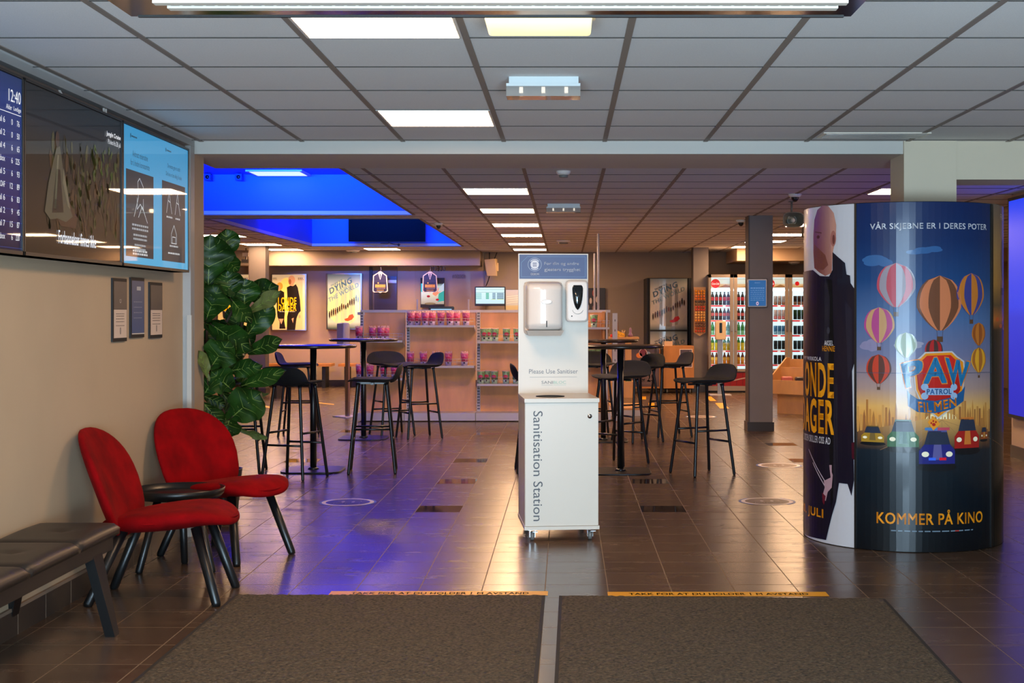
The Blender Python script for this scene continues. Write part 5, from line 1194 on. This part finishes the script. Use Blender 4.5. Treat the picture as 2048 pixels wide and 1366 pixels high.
# food picture
t = thing('picture_panel', 'food picture with hand and red berries on white, behind the counter', 'picture', (pxX(863.5, 24.3), 24.46, pyZ(615, 24.3)))
w2 = 24*24.3/F; h = pyZ(558, 24.3)-pyZ(612, 24.3)
MB().box(-w2, w2, -.05, 0, 0, h+.05, BLKM).build('frame', t)
a = Art(); a.vgrad(-w2+.01, w2-.005, [(.06, (150, 150, 130)), (.25, (190, 206, 204)), (h-.1, (160, 196, 200)), (h-.05, (40, 50, 60))], 0)
a.poly([(-w2+.01, h-.2), (-w2+.05, h-.2), (-w2+.05, h-.05), (-w2+.01, h-.05)], (70, 190, 190), 1); a.poly([(w2-.12, .1), (w2-.005, .12), (w2-.005, .3), (w2-.1, .25)], (50, 160, 150), 1)
a.ell(-.07, .2, .03, .02, (140, 20, 40), 2); a.ell(.09, .14, .03, .02, (160, 24, 34), 2); a.ell(-.04, .07, .1, .02, (120, 110, 80), 1)
a.poly([(0, .24), (.06, .2), (.12, .26), (w2-.005, .34), (w2-.005, .42), (.1, .34), (.02, .28)], (206, 140, 120), 2); a.poly([(.1, .27), (w2-.005, .32), (w2-.005, .44), (.12, .35)], (170, 200, 214), 3)
a.build('picture', lambda u, v, l: (u, -.0505-l*.001, v), LBOX, t)
# suit-shaped hanging signs
def suit(px, lb):
    Y = 23.86; t = thing('hanging_sign', lb, 'hanging sign', (pxX(px, Y), Y, pyZ(584, Y)), 0, 'suit-shaped hanging signs'); s_ = Y/F
    out = [(-14, 2), (-13, 32), (-4, 38), (-2, 40), (2, 40), (4, 38), (12, 32), (14, 2), (10, -1), (4, 0), (0, -2), (-4, 0), (-11, -1)]
    b = MB(); n = len(out); b.add([(x*s_*1.1, 0, y*s_*1.03) for x, y in out]+[(x*s_*1.1, .02, y*s_*1.03) for x, y in out], [tuple(range(n)), tuple(range(2*n-1, n-1, -1))]+[(i, n+i, n+(i+1) % n, (i+1) % n) for i in range(n)], mat('suit_rim', (226, 206, 186), .5)); b.build('board', t)
    a = Art(); a.poly([(x*s_*.96, y*s_*.96+.01) for x, y in out[:3]+out[5:10]+out[11:]], (36, 26, 32), 1); a.poly([(-4*s_, 37*s_), (4*s_, 37*s_), (0, 24*s_)], (226, 206, 186), 2); a.poly([(-1.2*s_, 36*s_), (1.2*s_, 36*s_), (.8*s_, 29*s_), (0, 27*s_), (-.8*s_, 29*s_)], (60, 46, 50), 3); a.rect(-12*s_, 21.5*s_, 12*s_, 21.9*s_, (96, 76, 76), 3)
    for k in range(9): a.rect((-10+2.3*k)*s_, 9*s_, (-8.3+2.3*k)*s_, 15*s_, (234, 164, 30), 3)
    a.ell(-4*s_, 18*s_, 1.6*s_, 1.4*s_, (220, 170, 70), 3, 12); wavy(a, -7*s_, 10*s_, 6.8*s_, .008, (190, 150, 110), 3, 6, 1); wavy(a, -7*s_, 7*s_, 3*s_, .011, (220, 160, 40), 3, 6, 2)
    a.build('suit_print', lambda u, v, l: (u, -l*.0015, v), PRINT, t)
    MB().tube([(0, .01, 40*s_), (0, .01, 43*s_), (.02, .01, 45*s_), (.01, .01, 47*s_), (0, .01, 2.14-pyZ(584, Y))], .005, STEEL, 6).build('hook', t)
suit(760.5, 'suit-shaped black sign hanging from the soffit before the dark door'); suit(860, 'suit-shaped black sign hanging in front of the food picture')
# glass screen standing on the counter with a lit sign's reflection drawn as mirrored letters
GYb = 18.6
t = thing('glass_screen', 'clear glass screen above the counter with a sign reflection painted as reversed letters', 'glass screen', (pxX(880, GYb), GYb, 1.30))
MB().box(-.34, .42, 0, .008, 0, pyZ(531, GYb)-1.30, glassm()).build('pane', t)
MB().box(-.32, -.30, -.01, .02, -1.30, .2, METW).box(.38, .40, -.01, .02, -1.30, .2, METW).build('support_post', t)
a = Art(); cx = pxX(880, GYb)
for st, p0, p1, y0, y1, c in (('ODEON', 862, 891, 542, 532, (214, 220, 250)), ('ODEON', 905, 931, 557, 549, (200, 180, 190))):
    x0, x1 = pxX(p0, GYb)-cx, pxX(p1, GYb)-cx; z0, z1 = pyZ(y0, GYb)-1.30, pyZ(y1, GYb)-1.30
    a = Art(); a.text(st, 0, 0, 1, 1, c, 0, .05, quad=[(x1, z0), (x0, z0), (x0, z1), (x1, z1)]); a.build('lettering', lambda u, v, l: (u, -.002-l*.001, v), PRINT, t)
for (p0, q0, p1, q1) in ((901, 524, 912, 534), (900, 570, 906, 560)): a.line([(pxX(p0, GYb)-cx, pyZ(q0, GYb)-1.30), (pxX(p1, GYb)-cx, min(.78, pyZ(q1, GYb)-1.30))], .03, (190, 176, 172), 1) if False else None

# counter monitors
def monitor(px0, px1, py0, py1, Y, lb, art=None, m=SCREENB, stand=True, tilt=0):
    x0, x1 = pxX(px0, Y), pxX(px1, Y); z0, z1 = pyZ(py1, Y), pyZ(py0, Y); t = thing('monitor', lb, 'monitor', ((x0+x1)/2, Y+.03, z0)); w2 = (x1-x0)/2; h = z1-z0
    MB().rbox(-w2, w2, -.03, .03, 0, h, BLK, .01).build('casing', t)
    if stand: MB().box(-.02, .02, -.01, .02, -z0, .05, BLK).box(-.09, .09, -.07, .07, -z0, -z0+.012, BLK).build('stand', t)
    if art: art(w2, h).build('display', lambda u, v, l: (u, -.0315-l*.001, v), m, t)
    return t
def am(w2, h):
    a = Art(); a.rect(-w2+.03, .03, w2-.03, h-.03, (150, 200, 236), 0); return a
monitor(857, 908, 613, 642, 17.3, 'dark monitor behind the sweets shelf showing only its bright upper strip', am)
monitor(908, 950, 619.5, 640, 17.3, 'flat dark till screen behind the sweets shelf beside the bright monitor')
def at_(w2, h):
    a = Art(); W_, H = w2-.02, h-.04; a.vgrad(-W_, W_, [(.04, (196, 226, 236)), (h-.02, (214, 240, 240))], 0)
    a.rect(-W_, h-.06, W_, h-.055, (90, 130, 130), 1); a.rect(-W_, h*.70, W_, h*.71, (60, 80, 90), 1)
    for k in range(6): z = h*.36+k*h*.055; a.rect(-W_, z, -W_*.6, z+h*.03, (130, 190, 186), 1); a.rect(W_*-.3, z, -.02, z+h*.04, (60, 170, 140), 1); a.rect(.04, z, W_*.38, z+h*.035, (90, 120, 150), 1); a.rect(W_*.48, z, W_*.95, z+h*.035, (80, 110, 140), 1)
    a.rect(.02, h*.33, W_*.38, h*.35, (200, 210, 60), 1); a.rect(W_*.5, h*.33, W_*.95, h*.35, (200, 210, 60), 1)
    return a
t = monitor(949.5, 1011, 573, 612, 23.8, 'wall-mounted monitor showing a pale timetable under the beige loudspeaker', at_, stand=False)
MB().box(-.04, .04, .03, .66, .12, .2, BLK).build('wall_arm', t)
# loudspeaker
Y = 24.0; t = thing('loudspeaker', 'beige tilted wall loudspeaker above the pale timetable monitor', 'loudspeaker', (pxX(984, Y), Y, pyZ(552, Y)))
b = MB(); k = Y/F; b.loft([[(-9*k, -.10, 0), (10*k, -.12, 0), (10*k, .08, 0), (-9*k, .08, 0)], [(-14.5*k, -.16, 32*k), (7*k, -.18, 34*k), (10*k, .08, 34*k), (-14.5*k, .08, 32*k)]], mat('beige_speaker', (176, 150, 112), .6), False); b.build('cabinet', t)
MB().box(10*k, 13*k, -.02, .02, 10*k, 26*k, mat('beige_speaker', (176, 150, 112), .6)).box(-.03, .03, .08, .46, .1, .16, BLK).build('bracket', t)
b = MB(); b.tube([(pxX(979, 24.1), 24.1, pyZ(552, 24.1)), (pxX(977, 24.1), 24.1, pyZ(560, 24.1)), (pxX(972, 24.1), 24.1, pyZ(572, 24.1))], .009, BLK, 6); tag(b.build('cable'), 'black cable between beige loudspeaker and wall monitor', 'cable')
b = MB(); b.tube([(pxX(979, 24.3), 24.3, pyZ(520, 24.3)), (pxX(979, 24.3), 24.3, 2.39)], .009, BLK, 6); b.tube([(pxX(988, 24.3), 24.3, pyZ(520, 24.3)), (pxX(994, 24.3), 24.3, 2.39)], .009, BLK, 6); tag(b.build('cable'), 'two black cables rising from the beige loudspeaker to the ceiling', 'cable')
# pale picture by the sign and dark one
def pic(px0, px1, py0, py1, lb, art, m=PRINT, Y=24.42):
    x0, x1 = pxX(px0, Y), pxX(px1, Y); z0, z1 = pyZ(py1, Y), pyZ(py0, Y); t = thing('picture_panel', lb, 'picture', ((x0+x1)/2, Y+.04, z0)); w2 = (x1-x0)/2; h = z1-z0
    MB().box(-w2, w2, -.04, 0, 0, h, BLKM).build('board', t); a = Art(); art(a, w2, h); a.build('picture', lambda u, v, l: (u, -.0405-l*.001, v), m, t)
def p1(a, w, h): a.vgrad(-w+.005, w-.005, [(.005, (196, 176, 120)), (h*.45, (206, 190, 150)), (h*.5, (196, 204, 220)), (h-.005, (190, 196, 220))], 0); [a.line([(-w+.02, h*(.55+.07*k)), (0, h*(.6+.07*k)), (w*.6, h*(.66+.07*k))], .012, (232, 234, 240), 1) for k in range(4)]
pic(1011, 1072, 579, 640, 'pale picture of a white landscape directly left of the sanitiser station', p1)
def p2(a, w, h):
    a.rect(-w+.003, .003, w-.003, h-.003, (30, 22, 22), 0)
    for x, y, c in ((-.05, .3, (190, 170, 160)), (.0, .42, (140, 50, 44)), (.06, .32, (186, 166, 160)), (-.10, .2, (160, 150, 150)), (.09, .2, (150, 140, 140)), (0, .18, (120, 90, 86))): a.ell(x+.06, h*y/.5, .022, .055, c, 1, 12)
    a.line([(.0, .02), (w-.02, .02)], .02, (130, 110, 100), 1)
pic(1150, 1210.5, 576, 640, 'dark picture with pale figures right of the sanitiser station sign', p2)
# desk benches along the left back wall
def bench(x0, x1, y0, y1, z, lb, legs=()):
    t = thing('wall_bench', lb, 'bench', ((x0+x1)/2, (y0+y1)/2, 0)); cx, cy = (x0+x1)/2, (y0+y1)/2
    MB().box(x0-cx, x1-cx, y0-cy, y1-cy, z-.045, z, WOODO).build('seat', t)
    b = MB()
    for x in (x0-cx+.1, x1-cx-.16): MB().box(x, x+.06, y0-cy+.05, y1-cy-.02, 0, z-.045, BLKM).build('leg', t)
bench(pxX(470, 24), pxX(664, 24), 23.85, 24.3, .42, 'orange wood wall bench under the couple poster'); bench(pxX(679, 24), pxX(745, 24), 23.85, 24.3, .42, 'orange wood wall bench partly behind the left hand dispenser')
bench(pxX(400, 21.4), pxX(578, 21.4), 20.9, 21.5, .44, 'nearer orange wood bench behind the fig plant and the stools')
# dark hanging screen in the blue well
Y = 21.6; t = thing('hanging_screen', 'dark blue screen hanging in the far blue-lit ceiling well', 'screen', (pxX(773.5, Y), Y, pyZ(483, Y)))
w2 = 76.5*Y/F; MB().box(-w2, w2, 0, .06, 0, .62, mat('dark_blue_screen', (4, 5, 14), .7, spec=.1)).build('screen', t)
MB().tube([(-.35, .03, .6), (-.35, .03, .36+.03)], .01, BLK, 6).tube([(.35, .03, .36), (.35, .03, .06)], .01, BLK, 6).build('rods', t)
MB().tube([(.03, 0, 0), (.03, 0, -.03), (-.1, 0, -.03)], .006, BLK, 6).tube([(.03, 0, -.02), (.13, 0, -.05), (.18, 0, -.055)], .006, BLK, 6).lathe([(0, -.02), (.02, -.01), (.02, .01), (0, .02)], BLK, 10, Matrix.Translation((.19, 0, -.055))).build('cable', t)
# notice on the pillar
t = thing('wall_notice', 'blue notice in a silver snap frame on the grey pillar', 'framed notice', (2.127, 15.19, pyZ(615, 15.17)))
w2 = .112; h = pyZ(557, 15.17)-pyZ(615, 15.17)
MB().rbox(-w2, w2, -.02, 0, 0, h, STEEL, .012).build('snap_frame', t)
a = Art(); a.rect(-w2+.018, .018, w2-.018, h-.02, (24, 96, 162), 0)
for k in range(7): wavy(a, -w2+.035, w2-.035, h*.66-.022*k, .006 if k < 1 else .003, (130, 176, 214), 1, 6, k)
wavy(a, -.03, .03, h-.05, .004, (120, 170, 210), 1, 3, 9); a.ell(0, .045, .014, .02, (226, 200, 210), 1); a.ell(0, .045, .008, .012, (90, 110, 170), 2)
a.build('sheet', lambda u, v, l: (u, -.0205-l*.001, v), LBOX, t)
# horn loudspeaker
Y = 13.2; t = thing('horn_loudspeaker', 'grey horn loudspeaker hanging under the ceiling right of the pillar', 'loudspeaker', (pxX(1585, Y), Y, pyZ(440, Y)))
HG = mat('horn_grey', (112, 112, 100), .45); f = sup(.103, .074, 3.2)
rg = [[(f(2*PI*i/40)[0]*k_, y_, f(2*PI*i/40)[1]*k_) for i in range(40)] for y_, k_ in ((.14, .3), (.06, .55), (-.04, .95), (-.055, 1.0), (-.058, .96), (-.03, .90), (.03, .55), (.05, .45))]
b = MB(); b.loft(rg, HG); b.build('horn', t)
MB().lathe([(0, 0), (.02, 0), (.022, .01), (.02, .09), (0, .09)], mat('horn_light', (170, 176, 170), .4), 20, Matrix.Translation((0, .05, -.004)) @ Matrix.Rotation(PI/2, 4, 'X')).build('reflex_tube', t)
b = MB(); b.tube([(.043*math.cos(a_), .04, .045*math.sin(a_)) for a_ in [2*PI*k_/24 for k_ in range(25)]], .003, mat('horn_light', (170, 176, 170), .4), 6); b.build('inner_ring', t)
MB().tube([(0, .05, .06), (0, .05, Z2-pyZ(440, Y)-.004)], .01, HG, 8).box(-.03, .03, .02, .08, Z2-pyZ(440, Y)-.008, Z2-pyZ(440, Y)-.002, HG).build('mount', t)
Y = 15.5; t = thing('loudspeaker', 'small grey-brown loudspeaker hanging between horn loudspeaker and poster drum', 'loudspeaker', (pxX(1613, Y), Y, pyZ(475, Y)))
MB().rbox(-.045, .06, -.08, .08, 0, .13, mat('speaker_taupe', (96, 88, 74), .6), .02).build('cabinet', t); MB().tube([(0, 0, .125), (0, 0, Z2-pyZ(475, Y))], .008, HG, 8).build('mount', t)
# track spots / projector near far left pillar
t = thing('ceiling_projector', 'small white projector bracket hanging left of the far left pillar', 'projector', (pxX(492, 22.9), 22.9, 2.16))
MB().tube([(0, 0, .24), (0, 0, .0)], .012, STEEL, 8).build('rod', t); MB().box(-.06, .08, -.06, .06, -.01, .05, STEEL).build('arm', t); MB().box(-.05, .05, -.05, .05, .10, .16, WHITEP).build('body', t)
# lollipop rack on the pillar
Y = 22.6; t = thing('lollipop_rack', 'pointed wire rack on the far pillar holding rows of round sweets', 'rack', (pxX(1400, Y), Y, pyZ(672, Y)))
MB().box(-.10, .10, .03, .06, .06, .81, WOODB).add([(-.10, .02, .06), (.10, .02, .06), (0, .02, 0), (-.10, .06, .06), (.10, .06, .06), (0, .06, 0)], [(0, 1, 2), (5, 4, 3), (0, 3, 4, 1), (1, 4, 5, 2), (2, 5, 3, 0)], WOODB).build('rack_body', t)
cs = [(236, 150, 20)]*2+[(230, 110, 20)]*2+[(60, 54, 56)]+[(110, 86, 60)]+[(206, 60, 30)]*2+[(226, 170, 90)]*3+[(230, 140, 40)]+[(96, 50, 36)]*2+[(150, 60, 30), (190, 60, 30)]
cn = {(236, 150, 20): 'yellow', (230, 110, 20): 'orange', (60, 54, 56): 'black', (110, 86, 60): 'olive', (206, 60, 30): 'red', (226, 170, 90): 'cream', (230, 140, 40): 'amber', (96, 50, 36): 'brown', (150, 60, 30): 'rust', (190, 60, 30): 'brick red'}
lol = {}; cnt = {}
for k, c in enumerate(cs):
    z = pyZ(582+5.35*k, Y); cnt[c] = cnt.get(c, 0)+1
    for i in range(4):
        if c not in lol:
            b = MB(); b.lathe([(0, -.0205), (.0145, -.0145), (.0205, 0), (.0145, .0145), (0, .0205)], mat('sweet_%d_%d_%d' % c, c, .2, coat=.8), 12); b.tube([(0, .015, 0), (0, .05, 0)], .003, WHITEP, 5); o_ = lol[c] = b.build('lollipop', weld=False)
        else: o_ = lol[c].copy(); COL.objects.link(o_)
        o_.location = (pxX(1400, Y)-.068+.045*i, Y-.02, z)
        tag(o_, f'{cn[c]} ball lollipop, {ORD[i]} from left in {cn[c]} row {"one two three".split()[cnt[c]-1]} of the pillar rack' , 'lollipop', 'ball lollipops on the pillar rack')
# snack carts with posters
def cart(px0, px1, py0, py1, Y, lb, post=None):
    x0, x1 = pxX(px0, Y), pxX(px1, Y); z1 = pyZ(py0, Y); t = thing('snack_cart', lb, 'cart', ((x0+x1)/2, Y, 0)); w2 = (x1-x0)/2
    MB().box(-w2, w2, 0, .5, .08, z1, WOODO).build('body', t)
    for sx in (-1, 1):
        for y in (.06, .44): MB().lathe([(0, -.012), (.035, -.012), (.035, .012), (0, .012)], GREYP, 16, Matrix.Translation((sx*(w2-.06), y, .036)) @ Matrix.Rotation(PI/2, 4, 'Y')).build('castor', t)
    if post:
        (a0, a1, b0, b1), art = post; xa, xb = pxX(a0, Y)-(x0+x1)/2, pxX(a1, Y)-(x0+x1)/2; za, zb = pyZ(b1, Y), pyZ(b0, Y); a = Art(); art(a); a.build('poster', lambda u, v, l: (xa+u*(xb-xa), -.003-l*.001, za+v*(zb-za)), PRINT, t)
    return t
def art_a(a):
    a.vgrad(0, 1, [(0, (92, 70, 74)), (.3, (120, 92, 92)), (1, (78, 62, 74))], 0); a.ell(.28, .82, .11, .07, (236, 130, 40), 2); a.ell(.42, .88, .13, .10, (120, 36, 60), 2); a.ring(.42, .88, .15, .12, .02, (226, 190, 190), 3); a.ell(.6, .84, .10, .08, (130, 150, 176), 2); a.ell(.74, .76, .12, .09, (236, 150, 120), 3); a.ell(.68, .66, .08, .08, (206, 60, 50), 2)
    a.text('ODEON', 0, 0, 1, 1, (214, 200, 206), 4, .06, quad=[(.93, .72), (.93, .99), (.83, .99), (.83, .72)])
    a.text('3', .16, .12, .26, .26, (232, 214, 206), 4, .05); a.text('for', .30, .13, .50, .24, (232, 214, 206), 4, .03); a.text('25', .56, .13, .84, .32, (232, 214, 206), 4, .05); wavy(a, .2, .85, .085, .006, (190, 160, 150), 4, 8, 1)
    a.rect(.04, .05, .96, .052, (180, 150, 140), 3)
cart(1253, 1321, 690, 784, 22.3, 'orange wood snack cart with the tall purple offer poster', ((1263, 1318, 697, 773), art_a))
def art_b(a):
    a.rect(0, 0, 1, 1, (232, 206, 190), 0); a.rect(.06, .04, .94, .96, (76, 62, 76), 1); a.ell(.45, .7, .16, .1, (60, 90, 170), 2); a.ell(.35, .75, .1, .07, (226, 190, 60), 3); a.ell(.72, .5, .13, .12, (190, 160, 60), 2); a.ell(.5, .45, .12, .08, (190, 40, 50), 2); wavy(a, .5, .85, .14, .05, (210, 200, 200), 3, 3, 2); wavy(a, .8, .84, .75, .15, (210, 200, 210), 3, 1, 3)
t = cart(1327, 1388, 692, 784, 22.3, 'orange wood snack cart with a small framed offer leaflet', ((1359, 1385, 698, 735), art_b))
MB().box(-.23, -.10, .02, .08, .77, .85, mat('beige_card', (230, 190, 150), .6)).build('card_holder', t)
tag(MB().box(pxX(1323, 22.2), pxX(1326, 22.2), 22.2, 22.7, 0, .75, BLKM).build('divider_post'), 'narrow black upright between the two orange snack carts', 'post')
Y = 21.6; t = thing('snack_counter', 'snack stand with pinkish poster behind the right bar tables', 'stand', (pxX(1225, Y), Y, 0))
MB().box(-.2, .30, 0, .4, 0, .90, WOODB).build('body', t); a = Art(); a.rect(0, 0, .21, .5, (96, 72, 84), 0); a.poly([(.02, .42), (.06, .44), (.17, .2), (.12, .16)], (206, 110, 120), 1); a.text('ODEON', 0, 0, 1, 1, (220, 200, 206), 2, .06, quad=[(.20, .24), (.20, .46), (.165, .46), (.165, .24)])
a.build('poster', lambda u, v, l: (-.01+u, -.003-l*.001, .34+v), PRINT, t)
MB().box(-.2, .42, -.02, .42, .90, .93, WOODB).build('top', t)
# items standing on that stand
def item(nm, px, lb, cat, mb, Y=21.8, z=.9306): o_ = mb.build(nm); o_.location = (pxX(px, Y), Y, z); return tag(o_, lb, cat)
k = 21.8/F
item('flask', 1233, 'tall copper-coloured flask standing on the snack stand', 'flask', MB().lathe([(0, 0), (.026, 0), (.029, .02), (.030, .16), (.026, .19), (.024, .23), (.018, .25), (0, .255)], mat('copper_flask', (176, 130, 110), .25, metal=.6), 18))
item('jar', 1247, 'short metallic jar with domed lid on the snack stand', 'jar', MB().lathe([(0, 0), (.036, 0), (.040, .03), (.040, .085), (.028, .11), (0, .12)], mat('copper_flask2', (150, 124, 100), .3, metal=.5), 18))
item('figurine', 1261, 'small purple-based figurine at the right edge of the snack stand', 'figurine', MB().lathe([(0, 0), (.04, 0), (.036, .045), (.02, .055), (.024, .10), (.014, .14), (0, .15)], mat('purple_base', (130, 96, 130), .5), 18))
b = MB(); b.box(-.09, .09, -.05, .05, 0, .05, mat('yellow_bag', (220, 160, 30), .5, noise=(50, .4))); b.add([(-.09, -.05, .05), (.09, -.05, .05), (-.09, .05, .05), (.09, .05, .05), (-.08, -.02, .12), (-.04, .02, .11)], [(0, 1, 4), (1, 5, 4), (1, 3, 5), (3, 2, 5), (2, 4, 5), (2, 0, 4)], mat('yellow_bag', (220, 160, 30), .5, noise=(50, .4))); item('snack_bag', 1238, 'yellow snack bag lying before the copper flask', 'snack bag', b, 21.66)
b = MB(); b.lathe([(0, 0), (.018, 0), (.022, .02), (.018, .04), (0, .045)], mat('red_knob', (190, 40, 40), .4), 12); item('red_box', 1223, 'small red item at the left end of the snack stand', 'box', b, 21.7, .9306+.0)
# lower snack boxes
for px, c, lb in ((1231, (196, 170, 150), 'pale snack box low in front of the snack stand'), (1243, (190, 60, 40), 'red and white snack box low beside the pale one'), (1257, (60, 110, 60), 'green snack box low before the tall offer poster')):
    Y = 21.2; o_ = MB().box(-.045, .045, 0, .12, 0, .07, mat('snack_%d' % c[0], c, .5)).box(-.045, .045, 0, .12, .07, .16, mat('snack_top', (216, 200, 190), .5)).build('snack_box'); o_.location = (pxX(px, Y), Y, .2505); tag(o_, lb, 'box', 'snack boxes low on the stand')
o_ = MB().box(pxX(1222, 21.2), pxX(1268, 21.2), 21.1, 21.5, 0, .25, WOODB).build('low_stand'); tag(o_, 'low wooden stand carrying the snack boxes', 'stand')
# birch sweets bin
t = thing('sweets_bin', 'birch wood dump bin with sloping sides before the drinks fridges', 'display bin', (3.05, 17.9, 0), math.radians(-38))
b = MB(); b.box(-.21, .21, -.19, .19, .0, .26, WOODB); b.build('pedestal', t)
def side(x): return MB().add([(x, -.26, .26), (x, .26, .26), (x, .26, .72), (x, .16, .72), (x, -.22, .50), (x, -.28, .50), (x+.018, -.26, .26), (x+.018, .26, .26), (x+.018, .26, .72), (x+.018, .16, .72), (x+.018, -.22, .50), (x+.018, -.28, .50)], [(0, 1, 2, 3, 4, 5), (11, 10, 9, 8, 7, 6)]+[(i, 6+i, 6+(i+1) % 6, (i+1) % 6) for i in range(6)], WOODB)
side(-.28).build('side_panel', t); side(.262).build('side_panel', t)
MB().box(-.262, .262, -.28, -.262, .26, .44, WOODB).build('front_panel', t); MB().box(-.262, .262, .24, .26, .26, .70, WOODB).build('back_panel', t); MB().box(-.262, .262, -.262, .24, .26, .28, WOODB).box(-.262, .262, 0, .02, .28, .60, WOODB).build('tray', t)
for x, c, lb in ((-.10, (190, 100, 90), 'pink bag of sweets lying in the birch dump bin'), (.10, (40, 30, 30), 'dark box standing in the birch dump bin')):
    v = Matrix.Translation((3.05, 17.9, 0)) @ Matrix.Rotation(math.radians(-38), 4, 'Z') @ Vector((x, -.13, .281)); b = MB(); b.rbox(-.07, .07, -.06, .06, 0, .20, mat('sweets_%d' % c[0], c, .4), .02); o_ = b.build('sweets_bag'); o_.location = v; tag(o_, lb, 'sweets')
